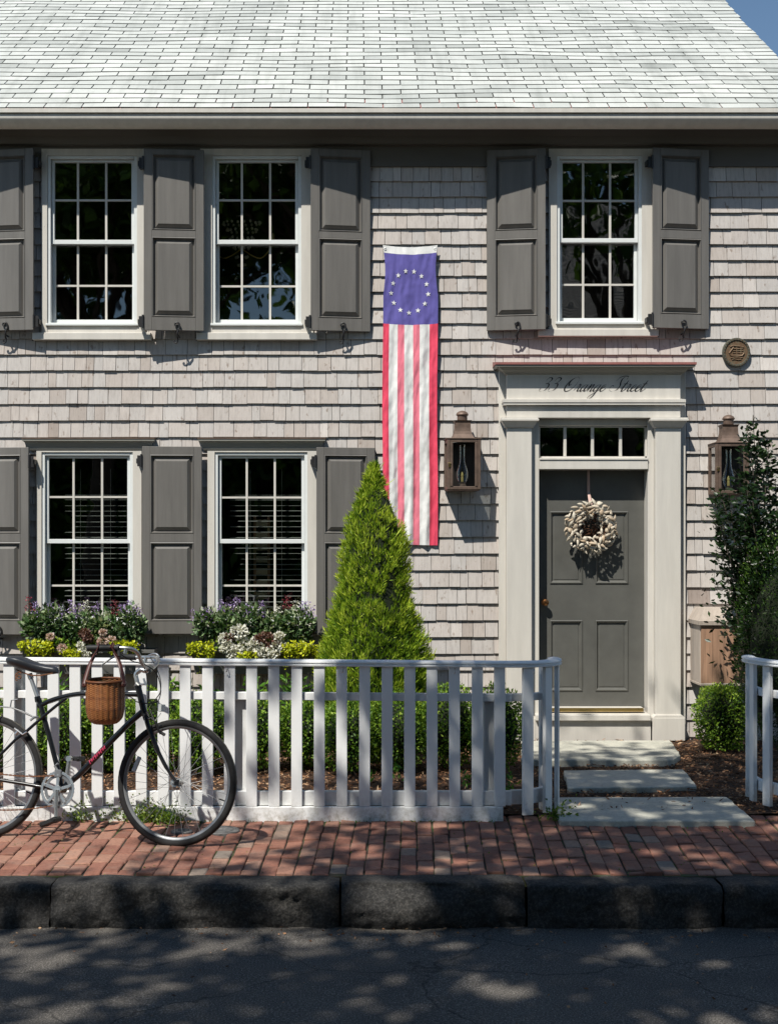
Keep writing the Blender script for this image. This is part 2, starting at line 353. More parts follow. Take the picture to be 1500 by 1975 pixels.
# shells
m, nt, b = newmat('sea_shell'); oi = N(nt, 'ShaderNodeObjectInfo')
c = ramp(nt, oi.outputs['Random'], [(0, (.46,.36,.25)), (.35, (.61,.52,.40)), (.7, (.70,.63,.51)), (1, (.55,.40,.26))])
c = mixc(nt, 1.0, c, ramp(nt, ntex(nt, 1.0, 4, .6, (60, 60, 8)), [(.3, (.72,.7,.68)), (.6, (1.05,1.05,1.05))]), 'MULTIPLY')
link(nt, c, b.inputs['Base Color']); b.inputs['Roughness'].default_value = .5; M['shell'] = m
M['twig'] = basic('dry_twig', (.11,.045,.02), .8, var=.4, nscale=40)
M['ribbon'] = basic('pink_ribbon', (.62,.42,.36), .6)
# foliage
M['arbor'] = leafmat('arborvitae_leaf', [(0, (.010,.036,.004)), (.3, (.08,.18,.012)), (.6, (.30,.46,.028)), (1, (.64,.74,.08))])
M['box'] = leafmat('boxwood_leaf', [(0, (.014,.042,.006)), (.3, (.09,.20,.018)), (.6, (.31,.48,.05)), (1, (.58,.70,.11))])
M['hosta'] = leafmat('bright_leaf', [(0, (.06,.18,.02)), (.6, (.16,.36,.04)), (1, (.3,.5,.08))])
M['dark'] = leafmat('dark_glossy_leaf', [(0, (.006,.016,.006)), (.6, (.018,.045,.012)), (1, (.05,.10,.022))], .2, .35)
M['yew'] = leafmat('yew_leaf_shaded', [(0, (.006,.022,.004)), (.5, (.05,.12,.012)), (1, (.24,.36,.04))])  # tree shade over the yew is put into these dark leaf tones
M['tree'] = leafmat('tree_leaf', [(0, (.03,.08,.012)), (.6, (.08,.18,.025)), (1, (.16,.28,.04))], .25)
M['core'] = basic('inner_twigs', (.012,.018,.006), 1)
M['vari'] = leafmat('variegated_leaf', [(0, (.02,.05,.015)), (.35, (.08,.17,.05)), (.6, (.24,.34,.15)), (.8, (.50,.56,.36)), (1, (.68,.70,.52))], .25)
M['darkvari'] = leafmat('purple_green_leaf', [(0, (.02,.045,.018)), (.35, (.08,.16,.05)), (.65, (.26,.36,.16)), (1, (.60,.64,.46))], .2)
M['jenny'] = leafmat('chartreuse_leaf', [(0, (.28,.36,.012)), (.5, (.62,.66,.02)), (1, (.86,.82,.05))], .3)
M['lav'] = leafmat('lavender_petal', [(0, (.20,.11,.38)), (.5, (.42,.29,.62)), (1, (.72,.60,.84))], .3)
M['magenta'] = leafmat('dark_red_petal', [(0, (.16,.012,.03)), (.6, (.30,.03,.06)), (1, (.5,.2,.2))], .3)
M['whitep'] = leafmat('white_petal', [(0, (.72,.69,.58)), (.5, (.88,.86,.78)), (1, (.95,.94,.89))], .25)
M['pinkp'] = leafmat('pink_petal', [(0, (.62,.36,.32)), (.5, (.75,.55,.48)), (1, (.8,.7,.62))], .3)
M['brownp'] = leafmat('brown_leaf', [(0, (.08,.03,.02)), (.6, (.2,.09,.06)), (1, (.42,.28,.24))], .25)
M['grass'] = leafmat('weed_leaf', [(0, (.05,.12,.02)), (.6, (.17,.28,.03)), (1, (.36,.44,.08))])
M['stem'] = basic('green_stem', (.06,.075,.03), .8)
M['bark'] = basic('tree_bark', (.10,.08,.06), .95, var=.4, nscale=12, bmp=.8, bscale=20, stretch=(3,3,.6))
M['clap'] = basic('neighbour_clapboard', (.5,.48,.44), .7)
M['nroof'] = basic('neighbour_roof', (.33,.31,.28), .9, var=.25, nscale=8)

# ================================================================ SETTING
def struct(o): o['kind'] = 'structure'; return o
YF, YK, YS = -3.28, -4.62, -4.80        # fence line, back of kerb, kerb face
ZS = -.215                              # street level
# one ground sheet to the horizon
MB().slab([(-150,-150),(150,-150),(150,150),(-150,150)], -.40, -.30, r=.5).build('ground', M['soil']); struct(bpy.data.objects['ground'])
def grid_sheet(name, x0, x1, y0, y1, z, nx, ny, mat, amp, sc):
    xs = np.linspace(x0, x1, nx); ys = np.linspace(y0, y1, ny)
    V = [(x, y, z + amp*noise.noise((x*sc, y*sc, 3.1)) + amp*.5*noise.noise((x*sc*3, y*sc*3, 8.1))) for y in ys for x in xs]
    T = np.array([(j*nx+i, j*nx+i+1, (j+1)*nx+i+1, (j+1)*nx+i) for j in range(ny-1) for i in range(nx-1)])
    return struct(np_mesh(name, np.array(V), T, np.full(len(T), .5), mat, smooth=True))
grid_sheet('street', -7, 9, -10.6, YS+.05, ZS, 120, 60, M['asphalt'], .006, 1.7)
MB().slab([(-40,-10.6),(-7,-10.6),(-7,YS+.05),(-40,YS+.05)], ZS-.05, ZS, r=.5).slab([(9,-10.6),(40,-10.6),(40,YS+.05),(9,YS+.05)], ZS-.05, ZS, r=.5).build('road', M['asphalt']); struct(bpy.data.objects['road'])
# brick pavement: every brick laid in fanning courses
b = MB()
x = -3.6
while x < 5.2:
    slope = .035 + .05*x*.6
    y = YK + .01 - random.random()*.2; w = .0815
    while y < YF + .12:
        L = .200 + random.uniform(-.006, .006); y1 = min(y+L-.009, YF+.14)
        y0 = max(y, YK+.012)
        if y1 - y0 > .03:
            z = random.gauss(0, .0022); t1, t2 = random.gauss(0, .0018), random.gauss(0, .0022); j = random.gauss(0, .0022)
            r = random.random(); c = .005
            fan = lambda yy: x + slope*(yy+3.95)*(1) + j
            vs = []
            for (zz, ins) in ((-.05, 0), (-.004, 0), (0, c)):
                for (sx, yy, s1, s2) in ((0, y0, -1, -1), (w, y0, 1, -1), (w, y1, 1, 1), (0, y1, -1, 1)):
                    q = yy - ins*s2
                    vs.append((fan(q) + (sx if sx == 0 else sx*(1+.06*.6*0)) - ins*s1, q, zz + z + t1*s1 + t2*s2))
            b.add(vs, [(0,1,5,4),(1,2,6,5),(2,3,7,6),(3,0,4,7),(4,5,9,8),(5,6,10,9),(6,7,11,10),(7,4,8,11),(8,9,10,11)], r)
        y += L
    x += .0892
struct(b.build('pavement', M['brick']))
struct(MB().slab([(-40, YK), (40, YK), (40, YF+.14), (-40, YF+.14)], -.06, -.009, r=.5).build('pavement_bed', M['joint']))
grid_sheet('garden_bed', -7.5, 9, YF+.135, .3, .008, 170, 50, M['mulch'], .012, 3.0)
# granite kerb blocks
def kerb(x0, x1, label, seed, dz=0.0, lump=0.0):
    nx = max(6, int((x1-x0)/.016)); prof = []
    for i in range(9): prof.append((YS, ZS-.06 + (.052+dz - (ZS-.06) - .03 - .022)*i/8*1.0))
    top = dz - .004
    prof = [(YS, ZS-.06+(top-.028-ZS+.06)*i/16) for i in range(17)] + [(YS+.006, top-.012), (YS+.02, top-.002)] + [(YS+.02+.155*i/4, top) for i in range(1, 5)]
    V = []; n = len(prof)
    for i in range(nx+1):
        xx = x0 + (x1-x0)*i/nx; e = min(i, nx-i); rd = .02*max(0, 1-e/4.0)
        for (yy, zz) in prof:
            q = (xx*3.0+seed*7, yy*3, zz*5)
            dy = -.036*noise.noise(q) - .022*noise.noise((q[0]*3, q[1]*3, q[2]*2)) - .012*noise.noise((q[0]*8, q[1]*8, q[2]*6)) - .005*noise.noise((q[0]*22, q[1]*22, q[2]*16)) + .03*max(0, noise.noise((q[0]*2.2, 7, 3))-.15)*max(0, 1-(top-zz)/.07)
            d2 = -.02*max(0, noise.noise((q[0]*2.2, 7, 3))-.15)*(1 if yy < YS+.03 else .2) + .010*noise.noise((q[0]*1.5, 5, 1)) + .004*noise.noise((q[0]*6, yy*20, 2))
            f = 1 if yy < YS+.015 else .25
            bulge = -lump*math.exp(-((xx-x0-.2)/.35)**2)*max(0, math.sin((zz-ZS)/(.2)*PI)) if yy < YS+.01 else 0
            V.append((xx, yy + dy*f + rd + bulge, zz + d2 - rd*.5))
    T = np.array([(i*n+k, (i+1)*n+k, (i+1)*n+k+1, i*n+k+1) for i in range(nx) for k in range(n-1)])
    o = np_mesh('kerb_stone', np.array(V), T, np.full(len(T), .5), M['granite'], smooth=True)
    return tag(o, label, 'kerb stone', 'granite kerb stones along the street')
def kx(px): return (px-CX)/F*(D+YS)
kerb(-4.2, kx(94), 'dark granite kerb stone at the far left, its joint below the rear bicycle wheel', 1)
kerb(kx(97), kx(654), 'longest dark granite kerb stone, running in front of the bicycle', 2)
kerb(kx(658), kx(1014), 'granite kerb stone with a rough sunlit bulging left end below the fence middle', 3, .004, .05)
kerb(kx(1018), kx(1394), 'granite kerb stone in front of the stepping stone path opening', 4, -.004)
kerb(kx(1398), 4.4, 'granite kerb stone at the far right below the right fence end', 5, -.004)
MB().box(-40, 40, -10.9, -10.62, ZS-.05, ZS+.12, r=.5).build('far_kerb', M['granite']); struct(bpy.data.objects['far_kerb'])
# mulch chips, nobody could count them
def chips(name, n, x0, x1, y0, y1, zb, label):
    P = np.stack([rng.uniform(x0, x1, n), rng.uniform(y0, y1, n), np.zeros(n)], 1)
    P[:, 2] = [zb + .012*noise.noise((p[0]*3, p[1]*3, 3.1)) + .006*noise.noise((p[0]*9, p[1]*9, 8.1)) + random.uniform(.002, .016) for p in P]
    d = rng.normal(size=(n, 3)); d[:, 2] *= .25
    V, T, r = leaves(P, d, rng.uniform(.012, .05, n), rng.uniform(.005, .013, n), fold=.1)
    o = np_mesh(name, V, T, r, M['chip']); tag(o, label, 'mulch', kind='stuff'); return o
chips('wood_mulch', 26000, -2.6, 4.0, YF+.14, -.03, .010, 'brown shredded wood mulch covering the bed behind the white fence')
# stepping stones
def flag_stone(pts, z0, z1, label):
    poly = []
    P = [G(x, y, z1)[:2] for x, y in pts]
    for i in range(len(P)):
        a, c = Vector(P[i]), Vector(P[(i+1) % len(P)]); k = max(2, int((c-a).length/.05))
        for j in range(k):
            p = a.lerp(c, j/k); q = noise.noise((p.x*9, p.y*9, 4))*.012
            poly.append((p.x+q, p.y+noise.noise((p.x*9, p.y*9, 9))*.012))
    o = MB().slab(poly, z0, z1).build('stepping_stone', M['stone'], bevel=.008, seg=2)
    tag(o, label, 'stepping stone', 'flat stones of the path to the door')
flag_stone([(1078,1583),(1456,1584),(1402,1537),(1068,1538)], -.02, .032, 'largest grey stepping stone, nearest the brick pavement, between the fence ends')
flag_stone([(1095,1520),(1344,1517),(1318,1484),(1086,1486)], -.02, .042, 'small middle stepping stone in shaded mulch')
flag_stone([(1005,1466),(1300,1466),(1312,1456),(1292,1428),(1005,1429)], -.02, .055, 'pale sunlit stepping stone right below the front door sill')
# ================================================================ HOUSE
XL, XR = -6.2, 3.60
house = thing('house', 'grey shingled two storey house with pale roof, charcoal shutters and panelled door', 'house', (0, 0, 0))
openings = []      # holes in the sheathing
excl = []          # where no wall shingles go
def rect(px0, px1, py0, py1, y=0.0): return (X(px0, y), X(px1, y), Z(py1, y), Z(py0, y))
# ---------- windows
def window(c, fr, top, meet, bot, vm, hm, sill, crown=None, blind=False, casetop=None, bottomhide=False):
    """fr = outer edge of the white frame in px (left,right); c = casing edges; vm, hm = glazing bars; sill = (px0,px1,py0,py1)"""
    w = part_empty('window', house)
    yc = -.034
    cl, cr = X(c[0], yc), X(c[1], yc); fl, frr = X(fr[0], yc), X(fr[1], yc)
    zt, zb = Z(top, yc), Z(bot, yc); zs0, zs1 = Z(sill[3], -.07), Z(sill[2], -.07); zc = Z(casetop, yc)
    mb = MB().box(cl, fl, yc, .02, zs1, zc).box(frr, cr, yc, .02, zs1, zc).box(fl, frr, yc, .02, zt, zc).box(fl, frr, yc+.004, .02, zs1, zb)
    # nail heads
    for xx in ((cl+fl)/2, (frr+cr)/2):
        for k in range(6): mb.lathe([(.004, 0), (.003, .0015)], (xx, yc, zs1+.12+k*(zc-zs1-.25)/5), 6, (1,0,0), (0,0,1), (0,-1,0))
    mb.build('casing', M['trim'], w, bevel=.003)
    fw = .026
    MB().box(fl, fl+fw, -.022, .085, zb, zt).box(frr-fw, frr, -.022, .085, zb, zt).box(fl+fw, frr-fw, -.022, .085, zt-fw, zt).box(fl+fw, frr-fw, -.03, .085, zb, zb+.022).box(fl-.012, frr+.012, -.05, -.022, zb-.004, zb+.014).build('frame', M['frame'], w, bevel=.002)
    gl, grr = fl+fw+.002, frr-fw-.002; zm = Z(meet, .02)
    zt2, zb2 = zt-fw-.002, zb+.024
    sw = .024
    def sash(z0, z1, y0, railb, railt, hz):
        MB().box(gl, gl+sw, y0, y0+.035, z0, z1).box(grr-sw, grr, y0, y0+.035, z0, z1).box(gl+sw, grr-sw, y0, y0+.035, z0, z0+railb).box(gl+sw, grr-sw, y0, y0+.035, z1-railt, z1).build('sash', M['frame'], w, bevel=.002)
        g = MB()
        yy = y0+.012
        for v in vm: g.box(X(v, yy)-.0088, X(v, yy)+.0088, yy-.006, yy+.014, z0+railb, z1-railt)
        g.box(gl+sw, grr-sw, yy-.004, yy+.012, Z(hz, yy)-.008, Z(hz, yy)+.008)
        g.build('glazing_bars', M['trim'], w)
        MB().add([(gl+sw, y0+.02, z0+railb), (grr-sw, y0+.02, z0+railb), (grr-sw, y0+.02, z1-railt), (gl+sw, y0+.02, z1-railt)], [(0,1,2,3)]).build('pane', M['glass'], w)
    sash(zm-.018, zt2, .004, .036, .02, hm[0])
    sash(zb2, zm+.014, .044, .036, .03, hm[1])
    if not bottomhide or True:
        MB().prism([(X(sill[0], -.07), zs0), (X(sill[1], -.07), zs0), (X(sill[1], -.07), zs1), (X(sill[0], -.07), zs1)], -.072, .02).build('sill', M['trim'], w, bevel=.004)
    if crown:
        yb = -.036; z0 = Z(crown[3], yb)+.001; z1 = Z(crown[2], -.09); ex_ = X(crown[0], -.09), X(crown[1], -.09); L_ = .028
        pr = [(0, z0), (.006, z0+.012), (.010, z0+.03), (.024, z0+.062), (.034, z1-.022), (.044, z1-.016), (.044, z1-.002)]
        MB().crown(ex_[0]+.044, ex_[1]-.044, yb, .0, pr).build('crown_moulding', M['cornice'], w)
        MB().box(ex_[0]-.004, ex_[1]+.004, yb-.049, .0, z1, z1+.010).build('flashing', M['lantern'], w)
    if blind:
        bm = MB(); yb = .17; z = zt2-.32
        while z > zb2:
            dx = random.uniform(-.004, .004); za = z+dx; xa0 = gl+.02+(.10 if blind == 1 else .06) + (random.uniform(0, .16) if random.random() < .35 else 0); tl_ = random.uniform(.001, .0055); bm.add([(xa0, yb, za), (grr-.02, yb, za), (grr-.02, yb+.048, za+tl_), (xa0, yb+.048, za+tl_), (xa0, yb, za-.002), (grr-.02, yb, za-.002), (grr-.02, yb+.048, za+tl_-.002), (xa0, yb+.048, za+tl_-.002)], [(0,1,2,3),(4,7,6,5),(0,4,5,1),(1,5,6,2),(2,6,7,3),(3,7,4,0)]); z -= .0455
        for xx in (gl+.25, grr-.2): bm.tube([(xx, yb+.03, zt2-.1), (xx, yb+.03, zb2+.05)], .0016, 4)
        bm.build('blind', M['blind'], w)
    openings.append((fl, frr, zb, zt)); excl.append((cl, cr, zs1-.01, zc+.02)); excl.append((X(sill[0], 0), X(sill[1], 0), zs0-.0, zs1))
    return w
wU = dict(top=299, meet=467, bot=627, casetop=286)
window((80,280), (91,264), vm=(150.5,205), hm=(386,551), sill=(62,291,641,655), **wU)
window((386,604), (409,581), vm=(466.5,521), hm=(386,552), sill=(378,611,641,655), **wU)
window((1058,1260), (1074,1238), top=299, meet=464, bot=624, casetop=286, vm=(1124,1176), hm=(387,549), sill=(1038,1270,634,648))
wL = dict(top=872, meet=1044, bot=1204, casetop=868)
window((70,273), (80,256), vm=(142,197), hm=(958.6,1129.5), sill=(52,290,1206,1218), crown=(42,297,846,869), blind=1, **wL)
window((400,612), (414,593), vm=(476,530), hm=(959.5,1129.5), sill=(388,625,1206,1218), crown=(381,627,846,869), blind=2, **wL)

# ---------- shutters
def shutter(px0, px1, py0, py1, hinge, panels, dog, yo_h=-.125, yo_e=-.055, low=False):
    """hinge 'L' or 'R'; the hinge edge stands further off the wall than the free edge"""
    s = part_empty('shutter', house)
    if low: pass
    yh, ye = yo_h, yo_e
    yl, yr = (yh, ye) if hinge == 'L' else (ye, yh)
    x0, x1 = X(px0, yl), X(px1, yr); z0, z1 = Z(py1, (yl+yr)/2), Z(py0, (yl+yr)/2)
    W = x1-x0
    th = .032
    def mp(mb):
        mb.v = [(p[0], p[1] + yl + (yr-yl)*((p[0]-x0)/W), p[2]) for p in mb.v]; return mb
    st = W*.135; pz = [(Z(b_, -.1), Z(a, -.1)) for a, b_ in panels]   # panels: (top,bottom) px
    px = [X(panels_x, -.1) for panels_x in ()]
    mb = MB()
    mb.box(x0, x0+st, 0, th, z0, z1).box(x1-st, x1, 0, th, z0, z1)
    zz = [z0] + [v for p in sorted(pz) for v in p] + [z1]
    for i in range(0, len(zz), 2): mb.box(x0+st, x1-st, 0, th, zz[i], zz[i+1])
    mp(mb).build('frame', M['shutter'], s, bevel=.0025)
    for (a, c_) in pz:
        mp(MB().raised(x0+st, x1-st, a, c_, 0, .027, .019, .030, -.002)).build('panel', M['shutter'], s)
    # hinges on the casing side
    xh = x0 if hinge == 'L' else x1; sg = -1 if hinge == 'L' else 1
    for zc in (z0+.07, z1-.12):
        MB().box(xh, xh+sg*.040, yh-.002, yh+.012, zc-.045, zc+.045).tube([(xh+sg*.006, yh-.006, zc-.055), (xh+sg*.006, yh-.006, zc+.055)], .009, 8).box(xh+sg*.030, xh+sg*.05, yh+.008, -.03, zc-.02, zc+.02).build('hinge', M['iron'], s)
    if dog:
        dx, dy = dog; d = MB(); yy = yl + (yr-yl)*((X(dx, -.1)-x0)/W) - .014
        x_ = X(dx, yy); zt = z0
        # scroll above, twisted shank, spike into the wall
        sp = [(x_ + .010 + .026*(1-k/26*.78)*math.cos(-.4 + k/26*5.0), yy, zt+.045 + .026*(1-k/26*.78)*math.sin(-.4+k/26*5.0)) for k in range(26)][::-1]
        tail = [(x_+.036, yy, zt+.02), (x_+.024, yy, zt-.005), (x_+.018, yy+.004, zt-.03), (x_+.014, yy+.02, zt-.055), (x_+.02, yy+.03, zt-.075)]
        d.tube(catmull(sp[::3] + tail, 4), [.0085]*0 or .0075, 8)
        d.tube([(x_+.016, yy+.006, zt-.035), (x_+.016, .0, zt-.04)], .008, 8)
        d.tube(catmull([(x_+.018, yy+.03, zt-.07), (x_+.012, yy+.035, zt-.095), (x_-.006, yy+.038, zt-.1), (x_-.014, yy+.04, zt-.086), (x_-.004, yy+.04, zt-.078)], 5), .006, 7)
        d.build('shutter_dog', M['iron'], s, smooth=True)
    return s
pU = [(300,446),(459,613)]
shutter(-53, 64, 287, 637, 'R', pU, (6, 0))
shutter(277, 393, 287, 637, 'L', pU, (338, 0), -.165, -.12)
shutter(599, 714, 287, 638, 'L', pU, (658, 0))
shutter(939, 1052, 287, 636, 'R', [(299,443),(459,609)], (994, 0))
shutter(1259, 1367, 286, 633, 'L', [(299,443),(459,605)], (1315, 0))
pL = [(877,1029),(1046,1198)]
shutter(-60, 55, 863, 1224, 'R', pL, (-6, 0), -.12, -.06)
shutter(274, 389, 861, 1223, 'L', pL, None, -.13, -.10)
shutter(610, 723, 863, 1225, 'L', pL, None)

# ---------- eaves, gutter, frieze
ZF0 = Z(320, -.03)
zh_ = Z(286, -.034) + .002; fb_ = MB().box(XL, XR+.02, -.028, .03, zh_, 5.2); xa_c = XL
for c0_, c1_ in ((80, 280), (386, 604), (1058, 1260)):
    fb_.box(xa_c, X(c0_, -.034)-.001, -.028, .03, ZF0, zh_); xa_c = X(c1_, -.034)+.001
fb_.box(xa_c, XR+.02, -.028, .03, ZF0, zh_); fb_.build('frieze_board', M['eave_shade'], house)
MB().crown(XL, XR+.03, -.028, .0, [(0, Z(279,-.06)), (.03, Z(279,-.06)), (.07, Z(276,-.1)), (.095, Z(262,-.12)), (.13, Z(250,-.15)), (.13, 5.09)]).build('bed_moulding', M['eave_shade'], house)
MB().box(XL-.05, XR+.1, -.36, -.028, 5.085, 5.11).build('soffit', M['eave_shade'], house)
# K style gutter
gp = [(-.30, 5.040), (-.325, 5.042), (-.350, 5.052), (-.372, 5.070), (-.388, 5.090), (-.394, 5.099), (-.396, 5.108), (-.396, 5.130), (-.384, 5.133), (-.384, 5.141), (-.412, 5.143), (-.413, 5.170), (-.405, 5.176), (-.395, 5.174), (-.392, 5.160), (-.378, 5.12), (-.30, 5.10)]
g = MB(); n = len(gp)
vs = [(XL-.1, y, z) for y, z in gp] + [(XR+.15, y, z) for y, z in gp]
g.add(vs, [(i, i+1, n+i+1, n+i) for i in range(n-1)]); gut = g.build('gutter', M['trim'], house, smooth=True, angle=50)
MB().box(XL-.1, XR+.14, -.30, -.285, 5.045, 5.2).build('fascia', M['eave_shade'], house)
# ---------- roof
TH = math.radians(35.0); ct, sn = math.cos(TH), math.sin(TH)
EY, EZ = -.375, Z(205, -.375); SL = 5.6; RX = 3.76
def rp(x, s, h=0.0):
    wob = .012*noise.noise((x*.8, s*1.6, 2)) + .005*noise.noise((x*2.5, s*3, 7))
    return (x, EY + s*ct - (h+wob)*sn, EZ + s*sn + (h+wob)*ct)
roof = MB().add([rp(XL-.3, 0, -.02), rp(RX-.004, 0, -.02), rp(RX-.004, SL, -.02), rp(XL-.3, SL, -.02)], [(0,1,2,3)]).build('roof', M['roof_gap'], house)
ridge = rp(0, SL, 0)
MB().add([(XL-.3, ridge[1], ridge[2]), (RX, ridge[1], ridge[2]), (RX, 2*ridge[1]-EY, EZ), (XL-.3, 2*ridge[1]-EY, EZ)], [(0,1,2,3)]).build('rear_slope', M['roof'], house)
s = MB(); ex = .127; row = 0; sp = -.035
while sp < SL - ex:
    xx = XL-.3 - (.1525 if row % 2 else 0) + random.uniform(-.004, .004) - .01*row*0
    wav = [0]
    while xx < RX:
        x0, x1 = max(xx, XL-.3)+.0048, min(xx+.3048, RX)-.0048
        if RX-(xx+.3048) < .06: x1 = RX + random.uniform(-.006, .012); 
        if x1-x0 > .03:
            r = min(1, max(0, .50 + random.gauss(0, .15) + .3*noise.noise((xx*1.2, sp*2.2, 1))))
            a, b_ = sp + random.gauss(0, .0022), sp + random.gauss(0, .0022)
            l = random.uniform(.000, .003); N_ = 2
            v = [rp(x0, a, .0065+l), rp(x1, b_, .0065+l), rp(x1, sp+ex+.012, .001), rp(x0, sp+ex+.012, .001), rp(x0, a, .0), rp(x1, b_, .0), rp(x1, sp+ex+.012, -.005), rp(x0, sp+ex+.012, -.005)]
            s.add(v, [(0,1,2,3),(5,6,2,1),(7,4,0,3)], r); s.add([v[4],v[5],v[1],v[0]], [(0,1,2,3)], r, 1)
        xx += .3048
    sp += ex; row += 1
s.build('roof_shingles', [M['roof'], M['roof_edge_shade']], house)
MB().add([rp(XL-.3, -.05, -.012), rp(RX-.01, -.05, -.012), rp(RX-.01, .25, -.012), rp(XL-.3, .25, -.012), rp(XL-.3, -.05, -.016), rp(RX-.01, -.05, -.016)], [(0,1,2,3), (4,5,1,0)]).build('drip_edge', M['copper_red'], house)
# rake board on the right
MB().add([rp(RX-.06, 0, -.02), rp(RX-.06, SL, -.02), rp(RX-.06, SL, -.2), rp(RX-.06, .1, -.2), rp(RX-.09, 0, -.02), rp(RX-.09, SL, -.02), rp(RX-.09, SL, -.2), rp(RX-.09, .1, -.2)], [(0,1,2,3),(7,6,5,4),(0,3,7,4)]).build('rake_board', M['trim'], house)
# ---------- door surround
dl, dr = X(962, -.05), X(1322, -.05)
zb = .02
ds = part_empty('door_surround', house)
yp, yj = -.115, -.055
# back boards
MB().box(dl, X(977,yp), -.05, .02, zb, Z(700,-.05)).box(X(1313,yp), dr, -.05, .02, zb, Z(700,-.05)).build('backing_board', M['trim'], ds, bevel=.003)
zcap = Z(825, yp)
for a, b_ in ((977, 1025.5), (1264, 1313)):
    xa, xb = X(a, yp), X(b_, yp)
    MB().box(xa, xb, yp, .0, .20, zcap).build('pilaster', M['trim'], ds, bevel=.004)
    MB().box(xa-.03, xb+.03, yp-.02, .0, zb, .213).prism([(xa-.03, .213), (xb+.03, .213), (xb+.004, .236), (xa-.004, .236)], yp-.012, 0).build('plinth', M['trim'], ds, bevel=.004)
    z0, z1 = zcap, Z(806, yp)
    MB().crown(xa, xb, yp, .0, [(0, z0), (.014, z0+.004), (.02, z0+.018), (.038, z0+.045), (.044, z1-.03), (.052, z1-.026), (.052, z1-.012), (.046, z1-.01), (.046, z1)]).build('capital', M['trim'], ds)
xa, xb = X(977, yp), X(1312, yp)
zA, zB = Z(806, yp)+.001, Z(720, yp)
MB().box(xa, xb, yp, .0, zA, zB+.05).build('entablature', M['trim'], ds, bevel=.003)
z0 = Z(780.5, yp-.025)
MB().crown(xa, xb, yp, .0, [(0, z0), (.03, z0), (.03, z0+.018), (.036, z0+.02), (.036, z0+.045), (.0, z0+.052)]).build('string_moulding', M['trim'], ds)
z0, z1 = Z(721, yp-.02), Z(703, yp-.1)
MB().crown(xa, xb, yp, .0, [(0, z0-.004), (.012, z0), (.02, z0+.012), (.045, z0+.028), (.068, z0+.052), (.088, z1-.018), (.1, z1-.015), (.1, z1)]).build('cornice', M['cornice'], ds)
MB().add([(xa-.108, yp-.108, z1+.001), (xb+.108, yp-.108, z1+.001), (xb+.108, yp-.108, z1+.02), (xa-.108, yp-.108, z1+.02), (xa-.108, 0, z1+.001), (xb+.108, 0, z1+.001), (xb+.108, 0, z1+.05), (xa-.108, 0, z1+.05)], [(0,1,2,3),(3,2,6,7),(0,3,7,4),(1,5,6,2),(4,5,1,0)]).build('flashing', M['copper_red'], ds)
# jambs
xjl, xjr = X(1039.5, yj), X(1249, yj)
zhd = Z(806, yp)
MB().box(X(1025.5,yp), xjl, yj, .12, zb, zhd).box(xjr, X(1264,yp), yj, .12, zb, zhd).box(xjl, xjr, yj+.02, .12, Z(820,yj), zhd).build('jamb', M['trim'], ds, bevel=.003)
ztb0, ztb1 = Z(905, yj-.01), Z(883, yj-.01)
MB().box(xjl, xjr, yj-.012, .12, ztb0, ztb1).box(xjl, xjr, yj-.02, yj-.012, ztb1-.018, ztb1).build('transom_bar', M['trim'], ds, bevel=.003)
# transom light
tl = part_empty('transom_window', house)
yt = .0
tb, tt = ztb1, Z(820, yj)
mb = MB().box(xjl, xjr, yt-.012, yt+.02, tb, tb+.016).box(xjl, xjr, yt-.012, yt+.02, tt-.014, tt).box(xjl, xjl+.014, yt-.012, yt+.02, tb, tt).box(xjr-.014, xjr, yt-.012, yt+.02, tb, tt)
mb.build('frame', M['trim'], tl)
for v in (1089, 1142, 1196): MB().box(X(v, yt)-.012, X(v, yt)+.012, yt-.014, yt+.02, tb+.016, tt-.014).build('glazing_bar', M['trim'], tl, bevel=.002)
MB().add([(xjl, yt+.006, tb), (xjr, yt+.006, tb), (xjr, yt+.006, tt), (xjl, yt+.006, tt)], [(0,1,2,3)]).build('pane', M['glass'], tl)
# door leaf
yd = .085
dz0, dz1 = Z(1364, yd), ztb0-.002
door = part_empty('door', house)
P4 = [(1060,1122,986,1126),(1147.5,1211,986,1126),(1060,1124,1196,1333),(1147.5,1211,1196,1333)]
xs = sorted(set([xjl, xjr] + [X(v, yd) for v in (1060,1123,1147.5,1211)])); zs = sorted([dz0, dz1] + [Z(v, yd) for v in (986,1126,1196,1333)])
mb = MB()
for i in range(len(xs)-1):
    for j in range(len(zs)-1):
        if i in (1, 3) and j in (1, 3): continue
        mb.add([(xs[i], yd, zs[j]), (xs[i+1], yd, zs[j]), (xs[i+1], yd, zs[j+1]), (xs[i], yd, zs[j+1])], [(0,1,2,3)], .5)
mb.build('leaf', M['door'], door)
for i in (1, 3):
    for j in (1, 3): MB().raised(xs[i], xs[i+1], zs[j], zs[j+1], yd-.006, yd+.012, .026, .006, yd+.009).build('panel', M['door'], door)
kx_, kz = X(1052, yd-.06), Z(1162, yd-.06)
MB().lathe([(.006, 0), (.03, .002), (.03, .006), (.010, .010), (.010, .035), (.022, .042), (.029, .056), (.026, .068), (.012, .074)], (kx_, yd, kz), 16, (1,0,0), (0,0,1), (0,-1,0)).build('knob', M['knob'], door, smooth=True)
